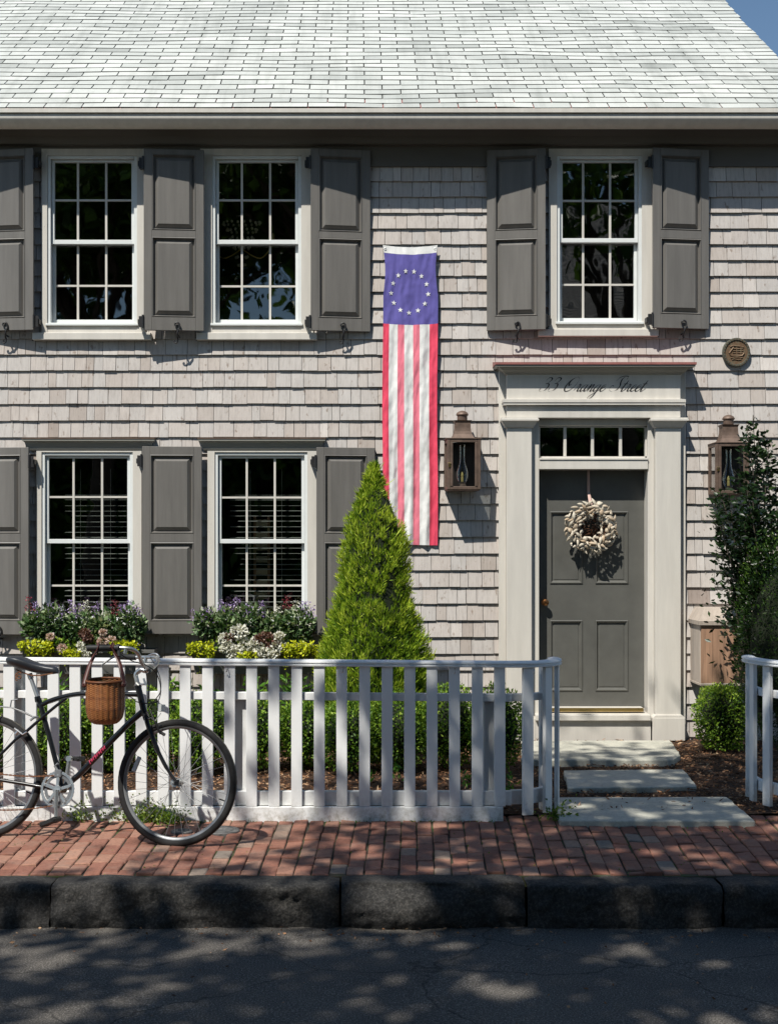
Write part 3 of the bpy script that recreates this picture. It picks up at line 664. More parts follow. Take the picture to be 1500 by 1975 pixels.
# threshold and step
MB().box(xjl, X(1240,-.0), -.05, yd+.03, Z(1378,-.06)+.018, Z(1365, .0)).build('threshold', M['trim'], ds, bevel=.003)
MB().box(xjl, X(1238,-.0), -.058, -.046, Z(1374,-.06)+.004, Z(1366, -.06)).build('brass_strip', M['brass'], ds, bevel=.002)
zst = Z(1379, -.165)
MB().box(X(1033,-.165), X(1255,-.165), -.165, .1, Z(1391,-.165), zst).build('door_sill', M['trim'], ds, bevel=.006, seg=2)
MB().box(X(1025,-.13), X(1255,-.13), -.132, .05, zb-.01, Z(1391,-.165)-.001).build('riser', M['trim'], ds, bevel=.003)
openings.append((xjl, xjr, .0, zhd)); excl.append((dl, dr, -1, Z(700, -.05)))
# ---------- sheathing and cedar shingles
ZT = 5.2
def grid_cells(x0, x1, z0, z1, holes):
    xs = sorted(set([x0, x1] + [v for h in holes for v in h[:2] if x0 < v < x1])); zs = sorted(set([z0, z1] + [v for h in holes for v in h[2:] if z0 < v < z1]))
    for i in range(len(xs)-1):
        for j in range(len(zs)-1):
            mx, mz = (xs[i]+xs[i+1])/2, (zs[j]+zs[j+1])/2
            if not any(h[0] < mx < h[1] and h[2] < mz < h[3] for h in holes): yield xs[i], xs[i+1], zs[j], zs[j+1]
mb = MB()
for a, b_, c_, d_ in grid_cells(XL, XR, -.3, ZT, openings):
    mb.add([(a, 0, c_), (b_, 0, c_), (b_, 0, d_), (a, 0, d_)], [(0,1,2,3)], 0)
    mb.add([(a, .13, c_), (b_, .13, c_), (b_, .13, d_), (a, .13, d_)], [(3,2,1,0)], 0)
BY = 2*ridge[1]-EY
mb.build('front_sheathing', M['roof_gap'], house)
MB().add([(XR, 0, -.3), (XR, BY, -.3), (XR, BY, ZT), (XR, ridge[1], ridge[2]-.25), (XR, 0, ZT), (XL, 0, -.3), (XL, BY, -.3), (XL, BY, ZT), (XL, ridge[1], ridge[2]-.25), (XL, 0, ZT)], [(0,1,2,3,4), (9,8,7,6,5), (1,6,7,2)], .6).build('side_wall', M['shingle'], house)
MB().box(XL+.02, XR-.02, .14, BY-.05, 2.62, 2.82).box(XL+.02, XR-.02, .14, BY-.05, 5.05, 5.09).box(XL+.02, XR-.02, .14, BY-.05, -.2, .25).box(XL+.02, XR-.02, 4.4, 4.5, .25, 5.05).box(1.1, 1.2, .14, 4.4, .25, 5.05).build('rooms', M['interior'], house)
sh = MB()
z = Z(441, 0) + .1322*5.0; courses = []
while z > .0:
    e = .1322 if z > 3.12 else .1395
    z -= e; courses.append((z, e))
for zb_, e in courses:
    if zb_ > ZF0: continue
    xx = XL + random.uniform(-.1, 0); zl = zb_
    while xx < XR:
        w = random.choice([.07,.085,.095,.105,.115,.125,.14,.155,.18]) * random.uniform(.9, 1.1)
        if xx > 2.45 and zb_ > 2.2: w *= 1.35
        x0, x1 = max(xx, XL)+random.uniform(.0012,.0026), min(xx+w, XR)-random.uniform(.0012,.0026); xx += w
        if x1-x0 < .015: continue
        z0 = zb_ + random.gauss(0, .0013) + .003*noise.noise((x0*1.5, zb_, 1)); z1 = min(zb_+e+.006, ZF0+.01); yb = -.0225 + random.gauss(0, .0016); yt_ = -.0035
        pieces = [(x0, x1, z0, z1)]
        for (ea, eb, ec, ed) in excl:
            new = []
            for (a, b_, c_, d_) in pieces:
                if b_ <= ea or a >= eb or d_ <= ec or c_ >= ed: new.append((a, b_, c_, d_)); continue
                if a < ea: new.append((a, ea, c_, d_))
                if b_ > eb: new.append((eb, b_, c_, d_))
                m0, m1 = max(a, ea), min(b_, eb)
                if d_ > ed: new.append((m0, m1, ed, d_))
                if c_ < ec: new.append((m0, m1, c_, ec))
            pieces = new
        r = min(1, max(0, random.gauss(.55, .19))); tw = random.gauss(0, .001)
        for (a, b_, c_, d_) in pieces:
            if b_-a < .004 or d_-c_ < .004: continue
            yy = lambda zz: yb + (yt_-yb)*(zz-z0)/(z1-z0)
            sh.add([(a, yy(c_)-tw, c_), (b_, yy(c_)+tw, c_), (b_, yy(d_), d_), (a, yy(d_), d_), (a, 0, c_), (b_, 0, c_), (b_, 0, d_), (a, 0, d_)], [(0,1,2,3),(4,5,1,0),(5,6,2,1),(7,4,0,3)], r)
sh.build('shingle_wall', M['shingle'], house)
# ---------- painted house number in script on the frieze
def script(strokes_list, x, z, sx, y, wmin, wmax, shear=.62):
    mb = MB()
    for strokes, adv in strokes_list:
        for st in strokes:
            pts = catmull([(a, b_, 0) for a, b_ in st], 7); vs = []; n = len(pts)
            for i, p in enumerate(pts):
                t = (pts[min(i+1, n-1)] - pts[max(i-1, 0)]); t = Vector((t.x + shear*t.y, t.y, 0)).normalized()
                wd = wmin + (wmax-wmin)*max(0, -t.y)**1.6*min(1, i/3, (n-1-i)/3)
                q = Vector((x + (p.x + shear*p.y)*sx, 0, z + p.y*sx)); nn = Vector((1, 0, 0))*.75 + Vector((-t.y, 0, t.x))*.5
                vs += [(q.x - nn.x*wd/2, y, q.z - nn.z*wd/2 - wmin*.4), (q.x + nn.x*wd/2, y, q.z + nn.z*wd/2 + wmin*.4)]
            mb.add(vs, [(2*i, 2*i+1, 2*i+3, 2*i+2) for i in range(n-1)], .5)
        x += adv*sx
    return mb
g3 = ([[(.05,1.55),(.2,1.95),(.6,2.0),(.78,1.7),(.55,1.3),(.25,1.12)], [(.25,1.12),(.7,1.1),(.85,.65),(.6,.12),(.1,0),(-.2,.2),(-.05,.42)]], 1.3)
gO = ([[(.95,2.1),(.4,1.85),(.0,1.1),(.02,.35),(.4,0),(.95,.25),(1.35,1.05),(1.3,1.8),(.85,2.1),(.4,1.75),(.22,1.2),(.4,.85),(.62,1.05)]], 1.62)
gr_ = ([[(-.15,.15),(.15,.65),(.3,1.12)], [(.3,1.12),(.26,.95),(.5,.98)], [(.5,.98),(.4,.45),(.42,.08),(.62,.05),(.85,.4)]], .82)
ga = ([[(.62,.85),(.4,1.0),(.05,.6),(.02,.12),(.2,0),(.5,.4),(.68,.95)], [(.66,1.0),(.56,.4),(.6,.04),(.78,.06),(1.0,.4)]], .98)
gn = ([[(-.05,.3),(.12,.85),(.2,1.0),(.12,.0)], [(.14,.2),(.35,.8),(.55,1.0),(.6,.75),(.52,.15),(.64,0),(.95,.4)]], .95)
gg = ([[(.62,.85),(.4,1.0),(.05,.6),(.02,.12),(.2,0),(.5,.4),(.68,.95)], [(.66,1.0),(.55,.2),(.42,-.7),(.1,-1.15),(-.2,-1.0),(0,-.6),(.5,-.1),(.95,.4)]], .95)
ge = ([[(-.05,.35),(.3,.55),(.5,.85),(.35,1.02),(.1,.7),(.02,.25),(.2,0),(.45,.1),(.72,.42)]], .7)
gS = ([[(1.25,1.75),(1.3,2.05),(.95,2.2),(.6,1.85),(.65,1.3),(.85,.75),(.6,.15),(0,0),(-.45,.35),(-.35,.8),(0,.75)], [(-.1,1.5),(.1,2.0),(.7,2.25),(1.3,2.2)]], 1.3)
gt = ([[(-.1,.3),(.15,.85),(.35,1.5)], [(.36,1.6),(.2,.7),(.16,.12),(.32,0),(.7,.4)], [(-.05,1.08),(.55,1.1)]], .62)
zz0 = Z(754.5, yp); sc_ = .0415
txt = [g3, g3, ([], .85), gO, gr_, ga, gn, gg, ge, ([], 1.05), gS, gt, gr_, ge, ge, gt]
tot = sum(a for _, a in txt)
x0_, x1_ = X(1040, yp), X(1243, yp)
sxs = (x1_-x0_)/tot
script(txt, x0_, zz0, sxs*.985, yp-.0025, .0042, .0095).build('house_number_lettering', M['letter'], ds)
# ================================================================ FENCES
def fence_cap(mb, path, z, slope=0.0):
    # rounded moulded cap rail swept along a plan path
    prof = [(-.040, -.022), (-.042, -.014), (-.034, -.010), (-.034, -.005), (-.042, .0), (-.040, .008), (-.026, .014), (0, .017), (.026, .014), (.040, .008), (.042, 0), (.034, -.005), (.034, -.022)]
    P = [Vector((a, b_, 0)) for a, b_ in path]; vs = []; n = len(prof)
    for i, p in enumerate(P):
        t = (P[min(i+1, len(P)-1)] - P[max(i-1, 0)]).normalized(); nn = Vector((-t.y, t.x, 0))
        for o, h in prof: q = p + nn*o; vs.append((q.x, q.y, z + h + slope*(q.x)))
    fs = [(i*n+k, (i+1)*n+k, (i+1)*n+(k+1) % n, i*n+(k+1) % n) for i in range(len(P)-1) for k in range(n)]
    fs += [tuple(range(n)), tuple((len(P)-1)*n+k for k in range(n))[::-1]]
    mb.add(vs, fs, .5)
ZC = .930
fz = lambda x: ZC - .008*(x - 1.1)*.9           # the rail climbs slightly to the left
FRONT = -3.30
fence = thing('picket_fence', 'long white picket fence with rounded cap rail behind the parked bicycle', 'fence', (0, FRONT, 0))
R0 = .30; xa_ = .915
arc = [(xa_ + R0*math.sin(a), FRONT+.03 + R0 - R0*math.cos(a)) for a in np.linspace(0, math.radians(96), 12)]
path = [(x, FRONT+.03) for x in np.linspace(-3.6, xa_-.02, 30)] + arc
mb = MB(); fence_cap(mb, path, 0)
mb.v = [(p[0], p[1], p[2] + fz(p[0])) for p in mb.v]; mb.build('cap_rail', M['fence'], fence, smooth=True, angle=50)
def frail(zc, h, y0, y1, x0, x1, m):
    m.add([(x0, y0, zc(x0)-h/2), (x1, y0, zc(x1)-h/2), (x1, y1, zc(x1)-h/2), (x0, y1, zc(x0)-h/2), (x0, y0, zc(x0)+h/2), (x1, y0, zc(x1)+h/2), (x1, y1, zc(x1)+h/2), (x0, y1, zc(x0)+h/2)], [(0,3,2,1),(4,5,6,7),(0,1,5,4),(1,2,6,5),(2,3,7,6),(3,0,4,7)], .5)
def arcrail(m, pts, z0, z1, th):
    P = [Vector((a, b_, 0)) for a, b_ in pts]; vs = []
    for i, p in enumerate(P):
        t = (P[min(i+1, len(P)-1)] - P[max(i-1, 0)]).normalized(); nn = Vector((-t.y, t.x, 0))
        for o, z in ((.0, z0), (th, z0), (th, z1), (.0, z1)): q = p + nn*o; vs.append((q.x, q.y, z))
    m.add(vs, [(i*4+k, (i+1)*4+k, (i+1)*4+(k+1) % 4, i*4+(k+1) % 4) for i in range(len(P)-1) for k in range(4)] + [(0,1,2,3), tuple((len(P)-1)*4+k for k in (3,2,1,0))], .5)
inner = [(xa_ + (R0-.028)*math.sin(a), FRONT+.03 + R0 - (R0-.028)*math.cos(a)) for a in np.linspace(0, math.radians(94), 10)]
m = MB(); frail(lambda x: fz(x)-.205, .046, FRONT+.027, FRONT+.065, -3.6, xa_, m); arcrail(m, inner, .703, .747, .036); m.build('middle_rail', M['fence'], fence, bevel=.003)
m = MB(); frail(lambda x: .128, .085, FRONT+.027, FRONT+.065, -3.6, xa_, m); arcrail(m, inner, .085, .170, .036); m.build('lower_rail', M['fence'], fence, bevel=.003)
MB().box(-3.6, (970-CX)/325, FRONT-.004, FRONT+.03, -.02, .083).build('skirt_board', M['fence'], fence, bevel=.003)
centers = [485 + 43.55*k for k in range(12)] + [485 - 42.55*k for k in range(1, 21)]
for px in sorted(centers):
    x = (px-CX)/325.0; w = .0325 + random.uniform(-.0008, .0008); t = random.gauss(0, .0012)
    p = MB(); zt = fz(x) - .021
    p.add([(x-w, FRONT, .0845), (x+w, FRONT, .0845), (x+w, FRONT+.0255, .0845), (x-w, FRONT+.0255, .0845), (x-w+t, FRONT, zt), (x+w+t, FRONT, zt), (x+w+t, FRONT+.0255, zt), (x-w+t, FRONT+.0255, zt)], [(0,3,2,1),(4,5,6,7),(0,1,5,4),(1,2,6,5),(2,3,7,6),(3,0,4,7)])
    p.build('picket', M['fence'], fence, bevel=.002)
for a in (18, 46, 76):
    a = math.radians(a); c = Vector((xa_ + R0*math.sin(a), FRONT+.03 + R0 - R0*math.cos(a), 0)); t = Vector((math.cos(a), math.sin(a), 0)); nn = Vector((-t.y, t.x, 0))
    c = c + nn*-.012
    MB().obox((c.x, c.y, (.028+fz(c.x)-.026)/2), t, nn, (0,0,1), .033, .0125, (fz(c.x)-.026-.028)/2).build('picket', M['fence'], fence, bevel=.002)
for px in (464, 946, 30, -420):
    x = (px-CX)/322.0; MB().box(x-.042, x+.042, FRONT+.066, FRONT+.150, -.1, fz(x)-.21 if px > 400 else fz(x)-.03).build('post', M['fence'], fence, bevel=.003)
e = Vector((xa_+R0-.05, FRONT+.03+R0+.02, 0)); MB().box(e.x-.04, e.x+.0, e.y-.03, e.y+.05, -.1, fz(1.2)-.03).build('post', M['fence'], fence, bevel=.003)
for px in (438, 661, 877, 1029):
    x = (px-CX)/325.0; MB().tube(catmull([(x, FRONT-.002, fz(x)-.03), (x+.002, FRONT-.02, fz(x)-.038), (x, FRONT-.022, fz(x)-.055), (x-.008, FRONT-.012, fz(x)-.058)], 4), .0028, 6).build('screw_hook', M['steel'], fence)
fr = thing('picket_fence', 'short white picket fence with curved cap rail at the right frame edge', 'fence', (2.9, FRONT, 0))
# right hand piece: quarter curve that runs back towards the house
cx_, cy_, RR = 2.985, -2.78, .50
def ra(a, r=RR): return (cx_ - r*math.cos(a), cy_ - r*math.sin(a))
arc2 = [ra(a) for a in np.linspace(math.radians(-17), math.radians(90), 16)]
m = MB(); fence_cap(m, arc2 + [(x, cy_-RR) for x in np.linspace(3.0, 4.6, 8)], .917); m.build('cap_rail', M['fence'], fr, smooth=True, angle=50)
for z0, z1, nm in ((.695, .742, 'middle_rail'), (.10, .17, 'lower_rail')):
    m = MB(); arcrail(m, [ra(a, RR-.015) for a in np.linspace(math.radians(-15), math.radians(90), 12)] + [(4.6, cy_-RR+.015)], z0, z1, .036); m.build(nm, M['fence'], fr, bevel=.003)
for a in (-14, 5, 24, 45, 67, 90):
    a = math.radians(a); c = ra(a, RR+.002); t = Vector((math.sin(a), -math.cos(a), 0)); nn = Vector((-math.cos(a), -math.sin(a), 0))
    MB().obox((c[0], c[1], .46), t, nn, (0,0,1), .033, .0125, .432).build('picket', M['fence'], fr, bevel=.002)
for k in range(1, 11):
    MB().box(cx_+.134*k-.033, cx_+.134*k+.033, cy_-RR-.014, cy_-RR+.011, .028, .892).build('picket', M['fence'], fr, bevel=.002)

# ================================================================ BICYCLE
RC, FC = Vector((-2.09, -3.70, 0)), Vector((-.983, -3.97, 0))
U = (FC-RC).normalized(); NH = Vector((U.y, -U.x, 0)); LEAN = math.radians(8)
VV = (Vector((0,0,1))*math.cos(LEAN) - NH*math.sin(LEAN)).normalized(); WW = (NH*math.cos(LEAN) + Vector((0,0,1))*math.sin(LEAN)).normalized()
CAM = Vector((0, -D, H))
def BP(px, py, w=0.0):
    d = Vector(((px-CX)/F, 1, (CY-py)/F)); o = RC + WW*w
    return CAM + d*((o-CAM).dot(WW)/d.dot(WW))
bike = thing('bicycle', 'black bicycle with curved top tube leaning against the white picket fence', 'bicycle', tuple(RC))
WR = .344
def wheel(hub, name_label, rear):
    w = part_empty('wheel', bike)
    a, b_, c_ = U, VV, WW
    tb = MB(); n = 72; rt = .0195; Rm = WR - rt
    def circ(R, off=0.0): return [hub + a*R*math.cos(2*PI*k/n) + b_*R*math.sin(2*PI*k/n) + c_*off for k in range(n)]
    tb.tube(circ(Rm), rt, 12, True); tb.build('tyre', M['rubber'], w, smooth=True)
    # dusty tread band
    td = MB(); vs = []; ks = [-.011, -.0055, 0, .0055, .011]
    for k in range(n*2):
        an = 2*PI*k/(n*2); dr = a*math.cos(an) + b_*math.sin(an)
        for q in ks: vs.append(hub + dr*(Rm + math.sqrt(rt*rt - q*q) + .0012 + (.0008 if (k % 2) else 0)) + c_*q)
    m_ = len(ks); N_ = n*2
    td.add(vs, [(i*m_+k, ((i+1) % N_)*m_+k, ((i+1) % N_)*m_+k+1, i*m_+k+1) for i in range(N_) for k in range(m_-1)]); td.build('tread', M['tyre_dusty'], w)
    rm = MB(); vs = []; pr = [(.318, -.012), (.318, .012), (.312, .0125), (.300, .0105), (.294, .004), (.294, -.004), (.300, -.0105), (.312, -.0125)]
    for k in range(n):
        an = 2*PI*k/n; dr = a*math.cos(an) + b_*math.sin(an)
        for R, q in pr: vs.append(hub + dr*R + c_*q)
    m_ = len(pr); rm.add(vs, [(i*m_+k, ((i+1) % n)*m_+k, ((i+1) % n)*m_+(k+1) % m_, i*m_+(k+1) % m_) for i in range(n) for k in range(m_)]); rm.build('rim', M['rim'], w, smooth=True)
    fl = .036; hb = MB().tube([hub - c_*.05, hub + c_*.05], .011, 12).tube([hub - c_*fl, hub - c_*(fl-.004)], .024, 16).tube([hub + c_*fl, hub + c_*(fl-.004)], .024, 16).tube([hub - c_*.075, hub + c_*.075], .006, 8).tube([hub + c_*.062, hub + c_*.070], .011, 6)
    hb.build('hub', M['steel'], w, smooth=True)
    for k in range(36):
        sd = 1 if k % 2 else -1; an = 2*PI*k/36; ah = an + (1 if (k//2) % 2 else -1)*math.radians(68)
        p0 = hub + (a*math.cos(ah) + b_*math.sin(ah))*.022 + c_*fl*sd; p1 = hub + (a*math.cos(an) + b_*math.sin(an))*.296
        MB().tube([p0, p1], .0011, 5).build('spoke', M['spoke'], w)
    v = hub + (a*math.cos(-.3) + b_*math.sin(-.3))*.293; MB().tube([v, hub + (a*math.cos(-.3) + b_*math.sin(-.3))*.262], .004, 6).build('valve', M['grip'], w)
    if not rear:
        r0, r1 = hub + (a*math.cos(2.78) + b_*math.sin(2.78))*.258, None
        tt = (a*math.cos(2.78) + b_*math.sin(2.78)); pp = (b_*math.cos(2.78) - a*math.sin(2.78))
        MB().obox(r0, tt, pp, c_, .013, .044, .006).build('wheel_reflector', M['plastic'], w, bevel=.005, seg=2)
    return hub
FH = wheel(BP(341, 1510), '', False); RH = wheel(BP(-25, 1497), '', True)
BB = BP(118, 1523)
def L2(pts, w=0.0): return [BP(p[0], p[1], p[2] if len(p) > 2 else w) for p in pts]
frm = MB()
tt = catmull(L2([(73,1362), (82,1359), (94,1353), (112,1347), (132,1342), (150,1339), (168,1338), (200,1338), (235,1339), (266,1340)]), 5); frm.tube(tt, .0135, 12)
dt = L2([(277,1371), (250,1394), (220,1424), (186,1460), (150,1497), (122,1520)]); frm.tube(dt, .0168, 14)
frm.tube(L2([(119,1522), (113,1490), (104,1455), (95,1420), (85,1385), (75,1348)]), .0145, 12)
frm.tube(L2([(73.5,1354), (72,1344)]), .0175, 12).tube([BP(72,1350,-.028), BP(72,1350,.028)], .006, 8)
frm.tube(L2([(266,1324), (272.5,1350), (279,1378)]), .0178, 14).tube(L2([(265.6,1322.5), (266.6,1327)]), .0205, 14).tube(L2([(278.4,1374), (279.4,1379)]), .0205, 14)
for sd in (-1, 1):
    frm.tube(L2([(-25,1497,.062*sd), (0,1457,.056*sd), (30,1427,.05*sd), (52,1410,.043*sd), (85,1381,.024*sd), (108,1362,.016*sd), (128,1347,.01*sd)]), [.0075,.008,.0085,.009,.009,.009,.009], 10)
    frm.tube(L2([(-25,1497,.062*sd), (0,1505,.06*sd), (45,1512,.05*sd), (85,1519,.032*sd), (116,1523,.022*sd)]), [.008,.009,.0105,.011,.011], 10)
    frm.obox(BP(-25,1497,.064*sd), U, VV, WW, .018, .022, .003)
frm.tube([BB - WW*.036, BB + WW*.036], .021, 16)
frm.tube([BP(51,1411,-.05), BP(51,1411,.05)], .006, 8)
frm.build('frame', M['bike_paint'], bike, smooth=True)
frame_o = bike.children[-1]
# decal strokes on the down tube
dc = MB(); P0, P1 = BP(174,1472,.0), BP(206,1440,.0); dd = (P1-P0); ld = dd.length; dn = dd.normalized(); pn = WW.cross(dn).normalized()
for k in range(9):
    c = P0 + dd*(k+.5)/9; h = .008 if k % 3 else .0105; k2 = dn*.0055 + pn*0
    off = WW*.0172
    a_, b_ = c - pn*h + off*.9 - dn*.004, c + pn*h + off*.9 + dn*.004
    dc.tube([a_, c + off*1.06, b_], [.003,.0036,.003], 6)
    if k < 8: dc.tube([c + off*1.05 - pn*.006*(1 if k % 2 else -1), c + dd/9 + off*1.05 + pn*.003], .0022, 5)
dc.build('decal', M['decal'], bike)
# fork
fk = MB()
for sd in (-1, 1):
    fk.tube(catmull(L2([(281,1381,.040*sd), (285,1398,.050*sd), (293,1420,.052*sd), (303,1445,.053*sd), (314,1468,.054*sd), (327,1491,.056*sd), (341,1509,.058*sd)]), 4), [.0135]*13 + [.011]*6 + [.0085]*6, 10)
    fk.obox(BP(341,1510,.060*sd), U, VV, WW, .013, .016, .003)
fk.tube(L2([(282,1385,-.045), (281,1378,-.02), (281,1378,.02), (282,1385,.045)]), .0155, 10)
fk.tube(L2([(279.4,1379), (282,1388)]), .016, 10); fk.build('fork', M['bike_paint'], bike, smooth=True)
# front brake and reflector on the fork
MB().tube(L2([(300,1398,.055), (306,1402,.05), (311,1400,.03)]), .007, 8).tube(L2([(300,1392,.058), (306,1410,.056), (310,1416,.05)]), .006, 8).tube(L2([(308,1412,.03), (318,1418,.028)]), .009, 8).tube(L2([(284,1388,.06), (292,1385,.06), (300,1393,.06)]), .004, 6).build('front_brake', M['grip'], bike, smooth=True)
MB().obox(BP(312,1366,0), U, VV, WW, .009, .020, .03).tube(L2([(285,1382), (300,1390), (310,1376)]), .003, 6).build('front_reflector', M['plastic'], bike, bevel=.003)
# stem
st = MB().tube(catmull(L2([(266,1323), (264,1312), (262,1303), (264,1298), (272,1292), (280,1294), (288,1290)]), 4), [.0125]*13 + [.0145]*12, 12).tube(L2([(263,1319), (268,1324)]), .019, 12)
st.tube([BP(289,1289,-.03), BP(289,1289,.03)], .021, 12).tube(L2([(262,1321,.0), (278,1320,.012)]), .006, 8).tube(L2([(277,1309,.005), (281,1322,.008)]), .006, 8).build('stem', M['steel'], bike, smooth=True)
# handlebar: rises, swings out both sides and sweeps back to the grips
hb = part_empty('handlebar', bike)
near = [(289,1289,0), (284,1288,.05), (277,1283,.11), (271,1272,.17), (267,1262,.215), (259,1254,.25), (248,1251,.27), (235,1250,.28), (222,1250,.285), (168,1250,.30)]
far = [(289,1289,0), (296,1287,-.05), (303,1279,-.11), (305,1272,-.16), (299,1268,-.21), (288,1268,-.24), (276,1268,-.255), (262,1268,-.262), (230,1267,-.27)]
MB().tube(catmull(L2(near), 6), .0112, 12).tube(catmull(L2(far), 6), .0112, 12).build('bar', M['steel'], hb, smooth=True)
MB().tube(L2([(227,1250.3,.284), (222,1250,.285), (172,1250,.30), (168,1250.5,.302), (167,1251,.302)]), [.016,.0185,.018,.0165,.008], 14).build('grip', M['grip'], hb, smooth=True)
MB().tube(L2([(262,1268,-.262), (232,1267,-.27), (228,1267,-.27)]), [.0175,.0175,.01], 14).build('grip', M['grip'], hb, smooth=True)
for sgn, pts in ((1, [(243,1252,.276), (236,1259,.27), (225,1265,.262), (213,1271,.262), (199,1281,.27), (197,1287,.27)]), (-1, [(282,1269,-.245), (288,1264,-.235), (298,1261,-.225), (304,1263,-.22), (307,1268,-.22)])):
    MB().tube(catmull(L2(pts), 5), .0052, 8).tube([BP(pts[0][0], pts[0][1]-3, pts[0][2]), BP(pts[0][0]-2, pts[0][1]+9, pts[0][2])], .011, 10).build('brake_lever', M['steel'], hb, smooth=True)
MB().tube([BP(231,1250,.284), BP(226,1250,.285)], .022, 14).tube([BP(229,1252,.29), BP(230,1266,.30)], .009, 8).build('shifter', M['grip'], hb, smooth=True)
# cables
cb = MB()
for pts in ([(232,1262,.28), (255,1275,.2), (285,1285,.1), (303,1302,.03), (310,1330,.02), (305,1352,.02), (290,1357,.02), (276,1356,.02)],
            [(290,1268,-.22), (300,1285,-.12), (309,1310,-.04), (309,1335,-.01), (298,1352,0), (287,1372,.02)],
            [(272,1268,.16), (274,1280,.12), (282,1300,.06), (287,1330,.03), (286,1360,.02), (300,1394,.045)],
            [(276,1357,.02), (262,1353,.02), (248,1344,.018), (200,1342,.016), (140,1344,.016), (95,1357,.018)]): cb.tube(catmull(L2(pts), 6), .0028, 6)
cb.build('brake_cables', M['grip'], bike)
# saddle and post
MB().tube(L2([(73,1347), (58,1304)]), .0118, 12).tube(L2([(60,1309), (57,1300)]), .016, 12).build('seat_post', M['steel'], bike, smooth=True)
sp_ = [(21,1276,.0,.045,.02), (24,1270,.0,.078,.045), (34,1269,0,.088,.06), (48,1272,0,.083,.060), (62,1278,0,.058,.054), (76,1283,0,.036,.048), (92,1287,0,.028,.040), (104,1289,0,.025,.034), (111,1292,0,.018,.022), (113,1297,0,.007,.006)]
vs = []; sg = 16
for (px, py, w, hw, hd) in sp_:
    c = BP(px, py)
    for k in range(sg):
        a = 2*PI*k/sg; cc, ss = math.cos(a), math.sin(a)
        yv = (0 if ss > 0 else ss*hd) + (ss*.012 if ss > 0 else 0) - (abs(cc)**2)*.008
        vs.append(c + WW*(cc*hw) + VV*yv)
n = len(sp_)
MB().add(vs, [(i*sg+k, i*sg+(k+1) % sg, (i+1)*sg+(k+1) % sg, (i+1)*sg+k) for i in range(n-1) for k in range(sg)] + [tuple(range(sg)), tuple((n-1)*sg+k for k in range(sg))[::-1]]).build('saddle', M['saddle'], bike, smooth=True, angle=80)
sd_o = bike.children[-1]
ml = MB()
for sd in (-1, 1): ml.tube(L2([(102,1299,.02*sd), (80,1303,.022*sd), (60,1303,.024*sd), (40,1296,.03*sd), (32,1292,.035*sd)]), .0038, 7)
for sd in (-1, 1): ml.tube([BP(34+3*math.cos(t), 1300+1.0*t/1.0, .045*sd) + (VV*math.sin(t*2)+U*math.cos(t*2))*.012 for t in np.linspace(0, 9, 40)], .003, 6)
ml.build('saddle_springs', M['rust'], bike)
# cranks
ck = part_empty('crankset', bike)
ring = MB(); n = 64; cc = BB + WW*.046
def ringpts(R, o=0.0): return [cc + U*R*math.cos(2*PI*k/n) + VV*R*math.sin(2*PI*k/n) + WW*o for k in range(n)]
vs = []; pr = [(.100, -.002), (.100, .002), (.0865, .002), (.0865, -.002)]
for k in range(n):
    an = 2*PI*k/n; dr = U*math.cos(an) + VV*math.sin(an)
    for R, q in pr: vs.append(cc + dr*(R + (.003*(k % 2) if R > .09 else 0)) + WW*q)
ring.add(vs, [(i*4+k, ((i+1) % n)*4+k, ((i+1) % n)*4+(k+1) % 4, i*4+(k+1) % 4) for i in range(n) for k in range(4)])
for k in range(5):
    an = math.radians(90 + 72*k); dr = U*math.cos(an) + VV*math.sin(an); pp = VV*math.cos(an) - U*math.sin(an)
    ring.obox(cc + dr*.052 + WW*.002, dr, pp, WW, .038, .0085, .004).tube([cc + dr*.08, cc + dr*.08 + WW*.009], .007, 8)
ring.tube([cc - WW*.004, cc + WW*.012], .024, 18); ring.build('chainring', M['steel'], ck, bevel=.001)
r2 = MB(); vs = []
for k in range(n):
    an = 2*PI*k/n; dr = U*math.cos(an) + VV*math.sin(an)
    for R, q in ((.082, -.010), (.082, -.006), (.066, -.006), (.066, -.010)): vs.append(cc + dr*(R + (.0025*(k % 2) if R > .07 else 0)) + WW*q)
r2.add(vs, [(i*4+k, ((i+1) % n)*4+k, ((i+1) % n)*4+(k+1) % 4, i*4+(k+1) % 4) for i in range(n) for k in range(4)]); r2.build('inner_chainring', M['rim'], ck)
dn_ = (BP(118,1577,.07) - BP(118,1523,.07)).normalized()
pc = cc + WW*.018 + dn_*.17
MB().tube([cc + WW*.014, cc + WW*.018 + dn_*.06, pc], [.0145,.0115,.010], 10).tube([pc - WW*.01, pc + WW*.014], .013, 12).build('crank_arm', M['steel'], ck, smooth=True)
up = (BP(134,1465,-.06) - BB); c2 = BB - WW*.05; up = (BP(134,1465,-.06) - c2).normalized(); p2 = c2 + up*.17
MB().tube([c2, c2 + up*.06, p2], [.0145,.0125,.012], 10).tube([p2 - WW*.01, p2 + WW*.016], .0165, 12).build('crank_arm', M['steel'], ck, smooth=True)
def pedal(p, sd):
    q = p + WW*.055*sd
    mb = MB().tube([p, p + WW*.10*sd], .006, 8)
    ux = (U*.92 + VV*.38*(1 if sd > 0 else 0)).normalized(); uv = WW.cross(ux).normalized()
    for s_ in (-1, 1): mb.obox(q + ux*.038*s_, ux, uv, WW, .008, .014, .042).obox(q + ux*.038*s_ + WW*0, ux, uv, WW, .010, .005, .046)
    for s_ in (-1, 1): mb.obox(q + WW*.040*s_, ux, uv, WW, .038, .011, .006)
    mb.obox(q, ux, uv, WW, .03, .010, .03)
    mb.build('pedal', M['grip'], ck, bevel=.003)
pedal(pc + WW*.012, 1); pedal(p2 - WW*.012, -1)
